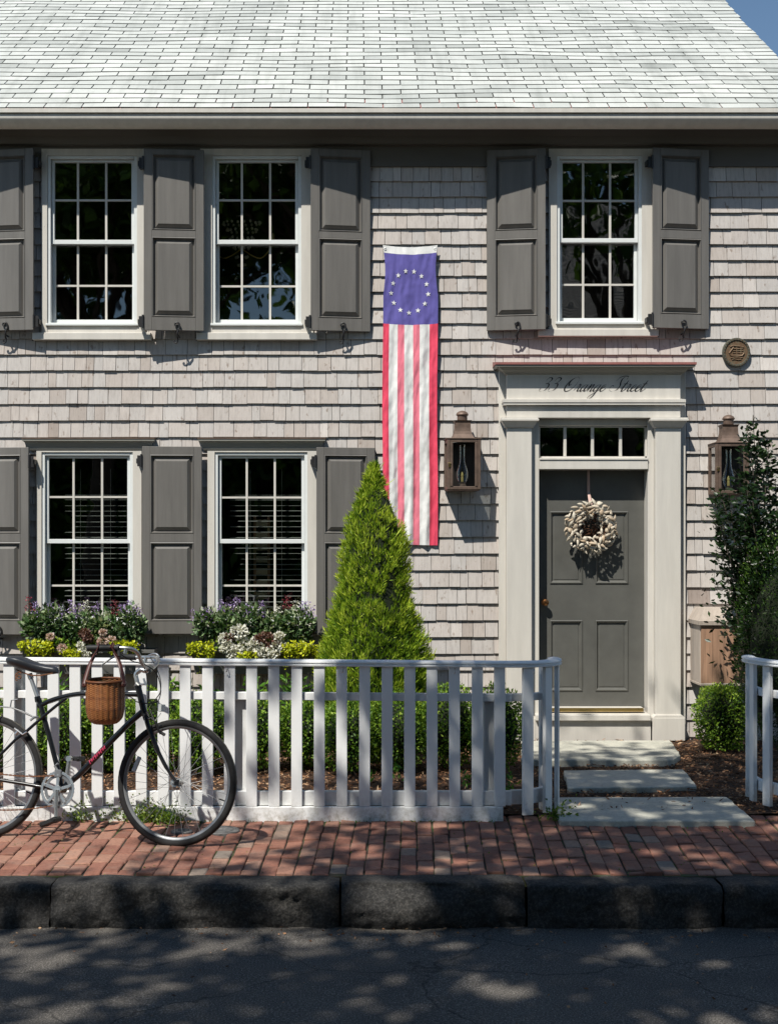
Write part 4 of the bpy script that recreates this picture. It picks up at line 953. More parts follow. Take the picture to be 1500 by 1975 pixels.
# chain, sprockets and derailleur
ch = MB()
def chainline(a, b_):
    L = (b_-a).length; n_ = int(L/.0127); d_ = (b_-a).normalized(); p_ = WW.cross(d_)
    for k in range(n_): ch.obox(a + d_*(k+.5)*.0127 - p_*.012*math.sin(PI*k/n_), d_, p_, WW, .0066 if k % 2 else .0052, .0042 if k % 2 else .003, .0034 if k % 2 else .0022)
chainline(BP(-25,1490,.046)+VV*.0, BP(112,1496,.046)+VV*.0); chainline(BP(-30,1562,.046), BP(105,1554,.046)); ch.build('chain', M['rust'], bike)
spk = MB()
for k, R in enumerate((.05,.044,.038,.032,.027)): spk.tube([RH + WW*(.022+.005*k), RH + WW*(.0245+.005*k)], R, 28)
spk.tube([BP(-30,1535,.046), BP(-30,1535,.052)], .02, 14).tube([BP(-34,1556,.046), BP(-34,1556,.052)], .02, 14).tube([BP(-28,1530,.055), BP(-34,1558,.055)], .008, 8).build('sprockets', M['rust'], bike)
MB().tube(L2([(113,1490,.03), (106,1478,.03), (112,1473,.03)]), .008, 8).obox(BP(112,1492,.048), U, VV, WW, .02, .02, .006).build('front_derailleur', M['rim'], bike, bevel=.002)
MB().tube(L2([(-20,1362,.03), (0,1363,.03), (22,1365,.03), (45,1373,.02), (66,1384,.012)]), .0042, 7).tube(L2([(-20,1362,-.03), (22,1365,-.03), (66,1384,-.012)]), .0042, 7).tube(L2([(20,1364,0), (22,1351,0), (34,1349,0)]), .004, 6).tube(L2([(0,1363,.03), (-12,1430,.05), (-25,1494,.07)]), .0035, 6).build('rear_carrier', M['rim'], bike)
MB().tube(L2([(58,1390,.03), (66,1384,.02), (74,1384,0)]), .007, 8).tube(L2([(30,1416,.045), (36,1410,.045)]), .009, 8).tube(L2([(28,1405,.05), (44,1417,.05), (52,1412,.05)]), .006, 8).build('rear_brake', M['steel'], bike, smooth=True)
# ---------------------------------------------------------------- wicker basket on the near grip
wB = .29
bc = BP(203, 1397, wB); tp = BP(203, 1311, wB)
bz, tz = bc.z, tp.z; hgt = tz - bz; br = abs((BP(237,1315,wB) - BP(169,1315,wB)).length)/2
basket = thing('basket', 'round brown wicker basket hanging by leather straps from the bicycle handlebar', 'basket', (bc.x, bc.y, bz))
def rip(i, k): return .0022*((1 if (k % 2) else -1)) + .0012*(1 if (i % 2) else -1)
prof = []
rows = 44
for i in range(rows+1):
    t = i/rows; r = br*(.74 + .28*min(1, t/.35)**.5*.93) if t < .35 else br*(1.0 - .0*(t-.35))
    if t < .16: r *= (.80 + .20*math.sin(t/.16*PI/2))
    prof.append((r, bz + .004 + hgt*t))
outer = MB(); seg = 84
vs = []; 
for i, (r, z) in enumerate(prof):
    for k in range(seg):
        a = 2*PI*k/seg; rr = r + (.0016 if ((k//2) % 2) else -.0016) + (.0008 if ((i+(k//2)) % 2) else -.0008)
        vs.append((bc.x + math.cos(a)*rr, bc.y + math.sin(a)*rr, z))
for i in range(rows):
    band = (.12 if (14 <= i <= 16 or 25 <= i <= 27) else 0) 
    for k in range(seg):
        k2 = (k+1) % seg; v0 = .62 - band*2.2 + random.uniform(-.16, .16) + (.12 if ((k//2) % 2) else -.1)
        outer.v = outer.v
        outer.f.append((i*seg+k, i*seg+k2, (i+1)*seg+k2, (i+1)*seg+k)); outer.r.append(min(1, max(0, v0))); outer.m.append(0)
outer.v = vs; outer.f.append(tuple(range(seg))[::-1]); outer.r.append(.4); outer.m.append(0)
outer.build('body', M['wicker'], basket)
MB().tube([(bc.x + math.cos(a)*(br+.001), bc.y + math.sin(a)*(br+.001), tz + .003*math.sin(a*1)) for a in np.linspace(0, 2*PI, 48, endpoint=False)], .0062, 8, True).build('rim', M['wicker'], basket, smooth=True)
MB().lathe([(br-.012, tz-.012), (br-.012, tz-.011)], (bc.x, bc.y, 0), 32).build('inside', M['core'], basket)
for sgn, gx in ((-1, 190), (1, 217)):
    g0 = BP(gx, 1250, .29)
    for q in (-1, 1):
        p0 = Vector((bc.x + sgn*(br+.002), bc.y + q*.035 - .01, tz-.012)); p1 = g0 + U*(.006*q) - WW*.02*0 + WW*.018*q
        mid = p0.lerp(p1, .55) + Vector((sgn*.012, 0, 0))
        pts = catmull([p0 - Vector((0,0,.018)), p0, mid, p1, g0 + VV*.021, g0 - WW*.019*q], 6)
        MB().tube(pts, .0115, 8, flat=.4).build('strap', M['leather'], basket, smooth=True)
    MB().obox((bc.x + sgn*(br+.004), bc.y-.01, tz-.016), (1,0,0), (0,1,0), (0,0,1), .005, .045, .006).build('strap_toggle', M['leather'], basket, bevel=.003)

# ================================================================ FLAG
yf = -.062
fx0, fx1 = X(738, yf), X(843.5, yf); ft, fb = Z(472, yf), Z(1051, yf)
flag = thing('flag', 'faded red white and blue flag with a ring of stars hanging vertically on shingles', 'flag', (fx0, yf, fb))
fw_ = fx1-fx0; fh = ft-fb
def fpt(u, v, off=0.0):     # u 0..1 left to right, v 0..1 top to bottom
    sag = .062*(1-(2*u-1)**2)*.30*(1-v)**1.5
    pinch = .018*math.sin(min(1, v*6)*PI)*(1 if u < .5 else -1)*abs(2*u-1) if v < .166 else 0
    wave = .010*math.sin(u*19 + .8*math.sin(v*5)) * (.25+.75*v) + .006*math.sin(u*41 + v*7)*v + .02*v*math.sin(v*3.1+u*2)
    wave += .012*noise.noise((u*5, v*9, 2)) + .0075*noise.noise((u*15+v*4, v*22, 5)) + .003*noise.noise((u*40, v*60, 8)) + .010*max(0, v-.8)*5*math.sin(u*8+v*30)*.6
    rag = .012*math.sin(u*4+.6)*max(0, v-.9)*10*.3
    return (fx0 + fw_*u + pinch + .004*math.sin(v*9)*abs(2*u-1), yf - wave*.9 - off, ft - fh*v - sag + rag)
us = [.0, .112, .272, .392, .555, .672, .852, 1.0]
def cloth_grid(u0, u1, v0, v1, nu, nv, mb, m):
    vs = [fpt(u0+(u1-u0)*i/nu, v0+(v1-v0)*j/nv) for j in range(nv+1) for i in range(nu+1)]
    mb.add(vs, [(j*(nu+1)+i+nu+1, j*(nu+1)+i+nu+2, j*(nu+1)+i+1, j*(nu+1)+i) for j in range(nv) for i in range(nu)], .5, m)
VH, VC = .025, .262
mb = MB(); cloth_grid(0, 1, 0, VH, 26, 3, mb, 0); mb.build('header', M['flag_white'], flag, smooth=True)
mb = MB(); cloth_grid(0, 1, VH, VC, 40, 50, mb, 0); mb.build('canton', M['flag_blue'], flag, smooth=True); canton = flag.children[-1]
mb = MB()
for i in range(7): cloth_grid(us[i], us[i+1], VC, 1, 9, 130, mb, (0,1,2,1,2,1,0)[i])
mb.build('stripes', [M['flag_red'], M['flag_white'], M['flag_pink']], flag, smooth=True)
for k in range(13):
    a = PI/2 + .22 + 2*PI*k/13; uc, vc = .485 + .345*math.cos(a), .151 - .0705*math.sin(a)
    ro = random.uniform(-.15, .15); vs = []
    for j in range(10):
        R = .0225 if j % 2 == 0 else .0095; b_ = PI/2 + ro + PI*j/5
        vs.append(fpt(uc + R*math.cos(b_)/fw_, vc - R*math.sin(b_)/fh, .004))
    vs.append(fpt(uc, vc, .0045))
    MB().add(vs, [(10, j, (j+1) % 10) for j in range(10)], .5).build('star', M['flag_white'], canton)
for u in (.035, .965):
    p = fpt(u, .012, .002); MB().tube([(p[0]+.007*math.cos(a), p[1], p[2]+.007*math.sin(a)) for a in np.linspace(0, 2*PI, 14, endpoint=False)], .003, 6, True).tube([p, (p[0], 0, p[2]+.004)], .003, 6).build('grommet', M['steel'], flag)

# ================================================================ LANTERNS
def make_lantern(loc):
    t = thing('wall_lantern', 'aged copper wall lantern with oil lamp chimney between the flag and the doorway', 'wall lantern', loc, 'copper lanterns beside the door')
    O = Vector(loc)
    def q(mb): mb.v = [(p[0]+O.x, p[1]+O.y, p[2]+O.z) for p in mb.v]; return mb
    W, Dp, Hh, p = .138, .25, .415, .013
    f = MB()
    for sx in (-1, 1):
        for yy in (-Dp, 0):
            f.box(sx*W - (p*2 if sx > 0 else 0), sx*W + (0 if sx > 0 else p*2), yy, yy + (p*2 if yy < 0 else -p*2), .0, Hh)
    for z0, z1 in ((.0, .026), (Hh-.028, Hh)):
        f.box(-W+2*p, W-2*p, -Dp+.001, -Dp+2*p-.001, z0, z1).box(-W+.001, -W+2*p-.001, -Dp+2*p, -2*p, z0, z1).box(W-2*p+.001, W-.001, -Dp+2*p, -2*p, z0, z1)
    f.box(-W-.006, W+.006, -Dp-.006, .0, Hh, Hh+.008).box(-W+.004, W-.004, -Dp+.004, .0, -.006, .0)
    # second inner door frame on the front and its latch
    f.box(-W+2*p, -W+2*p+.022, -Dp-.004, -Dp+.010, .026, Hh-.028).box(W-2*p-.022, W-2*p, -Dp-.004, -Dp+.010, .026, Hh-.028)
    q(f).build('frame', M['lantern'], t, bevel=.003)
    q(MB().tube([(-W+.03, -Dp-.01, Hh*.52), (-W+.005, -Dp-.012, Hh*.52)], .004, 6).box(-W+.012, -W+.03, -Dp-.008, -Dp-.004, Hh*.44, Hh*.5)).build('latch', M['brass'], t)
    q(MB().box(-W+.01, W-.01, -.022, -.004, .02, Hh-.02)).build('back_plate', M['lantern_dark'], t)
    for pts in ([(-W+.03, -Dp+.012), (W-.03, -Dp+.012)], [(-W+.012, -Dp+.03), (-W+.012, -.03)], [(W-.012, -Dp+.03), (W-.012, -.03)]):
        (xa, ya), (xb, yb) = pts
        q(MB().add([(xa, ya, .02), (xb, yb, .02), (xb, yb, Hh-.02), (xa, ya, Hh-.02)], [(0,1,2,3)])).build('glass_pane', M['chimney_glass'], t)
    # swept square roof
    prof = [(.094, 0), (.086, .012), (.074, .035), (.067, .06), (.063, .09), (.062, .128), (.066, .142), (.074, .150)]
    r = MB(); vs = []; yc = -Dp/2
    for a, z in prof: vs += [(-a, yc-a, Hh+.008+z), (a, yc-a, Hh+.008+z), (a, yc+a, Hh+.008+z), (-a, yc+a, Hh+.008+z)]
    n = len(prof); r.add(vs, [(i*4+k, i*4+(k+1) % 4, (i+1)*4+(k+1) % 4, (i+1)*4+k) for i in range(n-1) for k in range(4)] + [tuple(range((n-1)*4, n*4))])
    q(r).build('roof', M['lantern'], t)
    zt = Hh+.158
    q(MB().lathe([(.040, zt), (.042, zt+.012), (.042, zt+.042), (.050, zt+.046), (.052, zt+.052), (.044, zt+.068), (.026, zt+.080), (.006, zt+.085)], (0, yc, 0), 24)).build('vent_cap', M['lantern'], t, smooth=True)
    q(MB().lathe([(.0, .03), (.036, .032), (.034, .045), (.018, .055), (.018, .07)], (0, yc, 0), 20)).build('lamp_base', M['lantern'], t, smooth=True)
    cp = [(.030, .055), (.044, .085), (.052, .120), (.050, .150), (.038, .190), (.027, .225), (.023, .260), (.022, .34), (.024, .375)]
    g = MB(); seg = 24; vs = []
    for ra_, z in cp:
        for k in range(seg): vs.append((ra_*math.cos(2*PI*k/seg), yc + ra_*math.sin(2*PI*k/seg), z))
    g.add(vs, [(i*seg+k, i*seg+(k+1) % seg, (i+1)*seg+(k+1) % seg, (i+1)*seg+k) for i in range(len(cp)-1) for k in range(seg)])
    q(g).build('lamp_chimney', M['chimney_glass'], t, smooth=True)
    q(MB().lathe([(.012, .055), (.012, .105), (.009, .107), (.010, .112), (.012, .122), (.009, .138), (.003, .152)], (0, yc, 0), 14)).build('candle_bulb', M['candle'], t, smooth=True)
    q(MB().box(-.05, .05, -.004, .03, .1, .3)).build('wall_bracket', M['lantern'], t)
    return t
lx, lz = X(892.5, -.27), Z(944, -.27)
L1 = make_lantern((lx, -.018, lz)); L1.rotation_euler = (0, 0, math.radians(2.0))
Lr = dup(L1, (X(1413, -.27), -.018, Z(952, -.27)), math.radians(-.5)); Lr['label'] = 'aged copper wall lantern partly hidden by the leafy bush right of the door'

# ================================================================ WREATH
yd_ = yd
wx, wz = X(1137.5, yd_-.05), Z(1017, yd_-.05)
wr = thing('wreath', 'round wreath of pale seashells hung by a ribbon on the grey door', 'wreath', (wx, yd_, wz))
tw = MB()
for k in range(70):
    a0 = random.uniform(0, 2*PI); R = random.uniform(.085, .15); ln = random.uniform(.5, 1.3)
    tw.tube([(wx + (R+.012*math.sin(3*t))*math.cos(a0+t*ln), yd_-.02-random.uniform(0,.10)-.008*math.sin(t*4), wz + (R+.012*math.cos(2*t))*math.sin(a0+t*ln)) for t in np.linspace(0, 1, 7)], .003, 5)
for k in range(60):
    a0 = random.uniform(0, 2*PI); tw.tube([(wx + .09*math.cos(a0), yd_-.03, wz + .09*math.sin(a0)), (wx + random.uniform(.01,.07)*math.cos(a0+.5), yd_-.06-random.uniform(0, .04), wz + random.uniform(.01,.07)*math.sin(a0+.5))], .0025, 4)
tw.build('twig_ring', M['twig'], wr)
def shell_mesh(kind):
    vs = []; n, sg = 9, 10; Ls = .031
    for i in range(n+1):
        t = i/n; w = math.sin(PI*t)**.85*(.0118 if kind < 2 else .022)*(1.15-.4*t); h = w*(.75 if kind < 2 else .5)
        for k in range(sg):
            a = 2*PI*k/sg; vs.append((math.cos(a)*w, (t-.5)*2*(Ls if kind < 2 else .026), math.sin(a)*h*(1 if math.sin(a) > 0 else .35) + .004*math.sin(PI*t)))
    fs = [(i*sg+k, i*sg+(k+1) % sg, (i+1)*sg+(k+1) % sg, (i+1)*sg+k) for i in range(n) for k in range(sg)]
    me = bpy.data.meshes.new('shell'); me.from_pydata(vs, [], fs); me.materials.append(M['shell']); me.polygons.foreach_set('use_smooth', [True]*len(fs)); me.validate(); return me
SM = [shell_mesh(0), shell_mesh(1), shell_mesh(2)]
cnt = 0
for ringi, (R, num, lift, sc_) in enumerate(((.207, 31, .02, 1.12), (.172, 28, .06, 1.15), (.138, 24, .068, 1.1), (.106, 16, .04, 1.0))):
    for k in range(num):
        if cnt >= 98: break
        a = 2*PI*(k + .5*(ringi % 2) + random.uniform(-.25, .25))/num; R2 = R + random.uniform(-.008, .008)
        o = bpy.data.objects.new('shell', SM[2 if random.random() < .07 else random.choice((0, 1))]); finish(o, wr)
        o.location = (R2*math.cos(a), -.075 - lift - random.uniform(-.022, .022), R2*math.sin(a))
        # local y along the shell, z is its domed side facing out of the door
        out = Vector((math.cos(a), 0, math.sin(a))); tang = Vector((-math.sin(a), 0, math.cos(a)))
        dirv = (out*random.uniform(.05, 1.0) + tang*random.choice((-1, 1, 1))*random.uniform(.2, 1.3) + Vector((0, random.uniform(-.7, .3), 0))).normalized()
        face = (Vector((0, -1, 0)) + out*(.5 if ringi == 0 else -.2) + Vector((random.uniform(-.3,.3), 0, random.uniform(-.3,.3)))).normalized()
        xx = dirv.cross(face).normalized(); zz = xx.cross(dirv).normalized()
        o.matrix_local = Matrix.Translation(o.location) @ Matrix((xx, dirv, zz)).transposed().to_4x4() @ Matrix.Diagonal((sc_*1.05, sc_*random.uniform(.9, 1.15), sc_, 1))
        cnt += 1
sv, sf, sr = [], [], []
for k in range(74):                                     # the many more small shells filling the ring
    a = 2*PI*k/74*5 + random.uniform(-.3, .3); R2 = (.092 if k < 16 else random.uniform(.115, .205)); me = SM[random.choice((0, 1))]
    out = Vector((math.cos(a), 0, math.sin(a))); tang = Vector((-math.sin(a), 0, math.cos(a)))
    dv = (out*random.uniform(-.2, 1.0) + tang*random.uniform(-1, 1) + Vector((0, random.uniform(-.8, .2), 0))).normalized(); fc = (Vector((0,-1,0)) + Vector((random.uniform(-.5,.5), 0, random.uniform(-.5,.5)))).normalized()
    x2 = dv.cross(fc).normalized(); z2 = x2.cross(dv).normalized(); c_ = Vector((wx + R2*math.cos(a), yd_ - .085 - random.uniform(.0, .05), wz + R2*math.sin(a))); b0_ = len(sv)
    for v_ in me.vertices: q = c_ + (x2*v_.co.x + dv*v_.co.y + z2*v_.co.z)*.95; sv.append(tuple(q))
    for p_ in me.polygons: sf.append([b0_+i for i in p_.vertices])
fill = MB(); fill.v = sv; fill.f = sf; fill.r = [.5]*len(sf); fill.m = [0]*len(sf); fo = fill.build('small_shells', M['shell'], wr, smooth=True); fo['kind'] = 'stuff'
MB().tube([(wx-.004, yd_-.09, wz+.19), (wx-.006, yd_-.008, wz+.30), (wx-.007, yd_-.008, ztb0-.0)], .0105, 6, flat=.25).tube([(wx+.005, yd_-.09, wz+.19), (wx-.002, yd_-.010, wz+.30), (wx-.005, yd_-.012, ztb0)], .009, 6, flat=.25).build('ribbon', M['ribbon'], wr)

# ================================================================ PLAQUE
pxc, pzc = X(1418.5, -.02), Z(680, -.02)
pl = thing('plaque', 'round weathered bronze plaque on shingles right of the upper window', 'plaque', (pxc, -.02, pzc))
pm = MB(); rx_, rz_ = .115, .122
def oval(rx, rz, y): return [(pxc + rx*math.cos(2*PI*k/40), y, pzc + rz*math.sin(2*PI*k/40)) for k in range(40)]
vs = oval(rx_, rz_, -.012) + oval(rx_, rz_, -.045) + oval(rx_*.96, rz_*.96, -.051) + oval(rx_*.84, rz_*.84, -.051) + oval(rx_*.81, rz_*.81, -.044)
pm.add(vs, [(i*40+k, i*40+(k+1) % 40, (i+1)*40+(k+1) % 40, (i+1)*40+k) for i in range(4) for k in range(40)]); pm.build('rim', M['patina'], pl, smooth=True, angle=50)
pf = MB(); pf.add(oval(rx_*.815, rz_*.815, -.0435), [tuple(range(40))]); pf.build('field', M['bronze'], pl)
rel = MB()
for k in range(28):
    a = 2*PI*k/28; rel.obox((pxc + rx_*.9*math.cos(a), -.052, pzc + rz_*.9*math.sin(a)), (math.cos(a),0,math.sin(a)), (0,1,0), (-math.sin(a),0,math.cos(a)), .0045, .003, .003)
def pp(u, v): return (pxc + u*.1, -.046, pzc + v*.1)
rel.tube([pp(-.55,.45), pp(-.3,.55), pp(.2,.5), pp(.6,.42)], .006, 6).tube([pp(-.55,-.12), pp(-.45,-.3), pp(0,-.36), pp(.45,-.3), pp(.62,-.08)], .008, 6).tube([pp(-.62,-.08), pp(-.25,.42)], .007, 6).tube([pp(.0,-.3), pp(.02,.45)], .005, 6).tube([pp(.35,-.25), pp(.36,.4)], .005, 6)
for v in (.3, .12, -.05, -.2): rel.tube([pp(-.32+.1*v,v), pp(0,v-.03), pp(.55,v+.02)], .0055, 6)
for v in (-.48, -.62): rel.tube([pp(-.5+abs(v+.48)*.8,v), pp(-.2,v+.05), pp(.15,v-.02), pp(.5-abs(v+.48)*.8,v+.03)], .005, 6)
rel.build('relief', M['bronze'], pl, smooth=True)

# ================================================================ WOODEN METER BOX
yb_ = -.36; ux0, ux1 = X(1352, yb_), X(1462, yb_); uz0, uz1 = Z(1318, yb_), Z(1206, yb_)
ub = thing('meter_box', 'wooden meter cover box with sloping cap on the wall right of the door', 'meter box', (ux0, yb_, uz0))
mb = MB()
w_ = (ux1-ux0)/5
for k in range(5): mb.box(ux0+k*w_+.001, ux0+(k+1)*w_-.001, yb_+.004, yb_+.02, uz0, uz1)
mb.build('front_boards', M['woodbox'], ub)
MB().box(ux0-.004, ux0+.018, yb_+.021, -.002, uz0, uz1+.01).box(ux1-.018, ux1+.004, yb_+.021, -.002, uz0, uz1+.01).box(ux0+.018, ux1-.018, yb_+.021, -.002, uz0, uz0+.02).build('sides', M['woodtrim'], ub, bevel=.002)
MB().box(ux0-.008, ux0+.016, yb_, -.002, uz0-.022, uz0-.001).box(ux1-.016, ux1+.01, yb_, -.002, uz0-.022, uz0-.001).box(ux0+.016, ux1-.016, yb_, -.002, uz0-.022, uz0-.001).build('bottom_ledge', M['woodtrim'], ub, bevel=.003)
MB().crown(ux0, ux1, yb_+.005, -.002, [(0, uz1), (.02, uz1+.001), (.022, uz1+.035), (.018, uz1+.04), (-.035, uz1+.135)]).build('cap', M['woodtrim'], ub)

# ================================================================ WATER COVERS ON THE BRICKS
for px, py, R, lab in ((350, 1603, .062, 'small round iron valve cover on bricks behind the front bicycle wheel'), (425, 1601, .11, 'larger round iron valve cover partly under the front bicycle wheel tyre')):
    g = G(px, py, .01); mb = MB().lathe([(R, -.03), (R, .008), (R-.006, .013), (R*.72, .013), (R*.70, .009), (R*.66, .009), (R*.64, .013), (.004, .014)], (g[0], g[1], 0), 36)
    mb.tube([(g[0]-R*.3, g[1], .014), (g[0]+R*.3, g[1], .014)], .006, 6)
    tag(mb.build('valve_cover', M['cast_iron'], smooth=True, angle=30), lab, 'valve cover', 'round iron covers set in the pavement')
# ================================================================ PLANTS
def nz(P, s, seed=0.0): return np.array([noise.noise((p[0]*s+seed, p[1]*s, p[2]*s)) for p in P])
# ---------- clipped arborvitae cone
AY = -1.0; AS = F/(D+AY)
av = thing('arborvitae', 'tall bright green cone shaped evergreen in front of the flag and shutter', 'evergreen shrub', ((724-CX)/AS, AY, .02))
pro = [(897,720,724),(905,714,730),(921,707,736),(945,697,742),(965,683,748),(985,673,757),(1008,665,769),(1051,661,784),(1093,655,790),(1136,650,792),(1178,637,799),(1210,629,813),(1242,620,826),(1275,614,829),(1330,612,832),(1400,622,824),(1450,645,800)]
zs_ = np.array([H+(CY-p[0])/AS for p in pro])[::-1]; xl_ = np.array([(p[1]-CX)/AS for p in pro])[::-1]; xr_ = np.array([(p[2]-CX)/AS for p in pro])[::-1]
n = 62000
z = rng.uniform(0, 1, n*2); zz = zs_[0] + (zs_[-1]-zs_[0])*z; hw = (np.interp(zz, zs_, xr_)-np.interp(zz, zs_, xl_))/2; keep = rng.random(n*2) < hw/hw.max()*.9+.1; zz = zz[keep][:n]
n = len(zz); hw = (np.interp(zz, zs_, xr_)-np.interp(zz, zs_, xl_))/2; cxs = (np.interp(zz, zs_, xr_)+np.interp(zz, zs_, xl_))/2
ph = rng.uniform(0, 2*PI, n); O_ = np.stack([np.cos(ph), np.sin(ph)*.95, np.zeros(n)], 1)
P = np.stack([cxs, np.full(n, AY), zz], 1) + O_*hw[:, None]
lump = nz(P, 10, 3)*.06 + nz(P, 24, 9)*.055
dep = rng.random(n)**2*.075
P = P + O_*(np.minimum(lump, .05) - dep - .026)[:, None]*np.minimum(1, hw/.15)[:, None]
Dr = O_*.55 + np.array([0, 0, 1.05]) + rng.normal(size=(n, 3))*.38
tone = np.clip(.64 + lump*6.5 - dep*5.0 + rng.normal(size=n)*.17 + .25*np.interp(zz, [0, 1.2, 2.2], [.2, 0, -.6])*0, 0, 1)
Lc = rng.uniform(.026, .062, n); kk_ = rng.random(n) < .007; Lc[kk_] = rng.uniform(.06, .11, kk_.sum()); P[kk_] += O_[kk_]*.02; tone[kk_] = np.clip(tone[kk_]+.3, 0, 1)
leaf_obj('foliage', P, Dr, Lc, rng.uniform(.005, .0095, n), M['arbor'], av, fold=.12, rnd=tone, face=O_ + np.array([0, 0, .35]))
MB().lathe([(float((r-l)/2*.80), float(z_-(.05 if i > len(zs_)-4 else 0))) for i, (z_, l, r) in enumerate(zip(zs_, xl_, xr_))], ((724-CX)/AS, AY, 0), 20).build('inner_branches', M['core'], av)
MB().tube([((724-CX)/AS, AY, -.02), ((724-CX)/AS, AY, .5)], .035, 10).build('trunk', M['bark'], av)
# ---------- boxwood mounds
def mound(name, label, cat, c, rx, ry, rz, n, mat, leaf=(.018,.03), wid=(.010,.017), group=None, lumps=.18, seed=0, zmin=.02, tone0=.45):
    t = thing(name, label, cat, (c[0], c[1], zmin), group)
    d = sph(n); R = np.array([rx, ry, rz])
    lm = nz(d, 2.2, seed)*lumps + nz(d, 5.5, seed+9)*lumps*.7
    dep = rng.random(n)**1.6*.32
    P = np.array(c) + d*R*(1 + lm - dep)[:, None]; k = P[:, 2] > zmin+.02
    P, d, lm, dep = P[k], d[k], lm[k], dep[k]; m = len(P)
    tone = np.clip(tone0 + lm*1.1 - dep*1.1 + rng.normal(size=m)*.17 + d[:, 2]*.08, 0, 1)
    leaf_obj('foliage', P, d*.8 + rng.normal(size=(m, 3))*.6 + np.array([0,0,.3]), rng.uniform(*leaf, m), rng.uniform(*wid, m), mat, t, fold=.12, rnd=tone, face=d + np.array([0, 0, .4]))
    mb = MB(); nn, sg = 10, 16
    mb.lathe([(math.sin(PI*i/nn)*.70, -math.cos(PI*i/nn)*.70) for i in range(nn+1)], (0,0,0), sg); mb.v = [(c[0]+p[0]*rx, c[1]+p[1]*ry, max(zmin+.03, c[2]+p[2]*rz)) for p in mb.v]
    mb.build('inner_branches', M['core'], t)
    mb = MB()
    for q in range(5): a = q*1.3; mb.tube([(c[0]+.03*math.cos(a), c[1]+.03*math.sin(a), zmin-.02), (c[0]+rx*.45*math.cos(a), c[1]+ry*.45*math.sin(a), c[2])], [.009,.005], 6)
    mb.build('stems', M['bark'], t)
    return t
BYs = -1.62; BSs = F/(D+BYs)
hedge = [(-55,1405,92,80,'left edge of the photo'),(38,1412,70,72,'behind the bicycle saddle'),(128,1408,62,72,'behind the seat tube of the bicycle'),(215,1414,58,70,'behind the wicker basket'),(305,1404,64,80,'behind the top of the front bicycle wheel'),(392,1408,56,76,'behind the front edge of the bicycle wheel'),(492,1408,62,72,'below the white flowers of the right window box'),(585,1416,60,66,'in front of the evergreen cone at its left foot'),(672,1412,58,70,'in front of the evergreen cone at its middle'),(765,1410,64,74,'in front of the evergreen cone at its right foot'),(868,1404,66,82,'right of the evergreen cone'),(955,1400,56,80,'nearest the left pilaster of the door')]
for i, (px, py, wx_, hy_, where) in enumerate(hedge):
    c = ((px-CX)/BSs, BYs + .12*math.sin(i*2.1), H+(CY-py)/BSs)
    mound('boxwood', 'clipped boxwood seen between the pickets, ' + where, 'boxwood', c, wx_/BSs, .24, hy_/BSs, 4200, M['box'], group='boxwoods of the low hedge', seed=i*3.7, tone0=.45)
# ---------- broad leafed perennials behind the hedge
def perennial(px, py0, py1, y, n, label, mat='hosta'):
    s_ = F/(D+y); x = (px-CX)/s_; t = thing('perennial', label, 'perennial', (x, y, .02), 'leafy perennials at the house wall')
    st = MB(); Ps, Ds, Ls = [], [], []
    ztop = H+(CY-py0)/s_; zb_ = max(.1, H+(CY-py1)/s_)
    for k in range(n):
        a = random.uniform(0, 2*PI); r = random.uniform(.02, .16); tp = Vector((x+r*math.cos(a), y+r*math.sin(a)*.7, random.uniform(zb_+.1, ztop)))
        st.tube([(x+.03*math.cos(a), y, .0), tuple(tp.lerp(Vector((x, y, 0)), .5)+Vector((0,0,.03))), tuple(tp)], .003, 5)
        for q in range(9):
            f = q/9; p = Vector((x, y, 0)).lerp(tp, .45+.55*f); b_ = random.uniform(0, 2*PI)
            Ps.append(p); Ds.append((math.cos(b_), math.sin(b_), random.uniform(.1, .8))); Ls.append(random.uniform(.05, .095))
    Ls = np.array(Ls); leaf_obj('foliage', np.array(Ps), np.array(Ds), Ls, Ls*.42, M[mat], t, droop=.25); st.build('stems', M['stem'], t)
perennial(500, 1292, 1352, -.75, 9, 'bright leafy perennial behind the pickets under the right window box')
perennial(565, 1298, 1350, -.8, 9, 'bright leafy perennial at the left side of the evergreen cone')
perennial(395, 1305, 1350, -.7, 6, 'sparse leafy stems behind the pickets right of the handlebar')
perennial(340, 1300, 1345, -.7, 6, 'sparse leafy stems behind the pickets right of the bicycle stem')
perennial(130, 1300, 1350, -.8, 7, 'leafy perennial behind the pickets between saddle and basket')
# seedlings in the mulch
for px, py, lab in ((764,1485,'small upright seedling in the mulch in front of the evergreen cone'),(712,1492,'small grassy sprout in mulch behind the middle pickets'),(900,1500,'small seedling in mulch near the right end of the hedge'),(325,1470,'small seedling in mulch seen through the front bicycle wheel'),(985,1505,'small seedling in mulch behind the last straight picket')):
    g = G(px, py+20, .02); t = thing('seedling', lab, 'seedling', g); n = 26
    P = np.array(g) + np.stack([rng.normal(size=n)*.02, rng.normal(size=n)*.02, rng.uniform(.0, .10, n)], 1)
    leaf_obj('foliage', P, rng.normal(size=(n, 3))*.6 + np.array([0,0,.7]), rng.uniform(.03, .06, n), rng.uniform(.01, .02, n), M['hosta'], t)
g = G(597, 1480, .03); rk = MB(); rk.lathe([(math.sin(PI*i/8)*.032, -math.cos(PI*i/8)*.035+.04) for i in range(9)], (g[0], g[1], .0), 12)
rk.v = [(p[0]+.006*noise.noise((p[0]*40, p[1]*40, p[2]*40)), p[1], p[2]+.006*noise.noise((p[0]*40, 3, p[2]*40))) for p in rk.v]
tag(rk.build('rock', M['brick'], smooth=True), 'small reddish rock lying on the mulch at the foot of the hedge', 'rock')
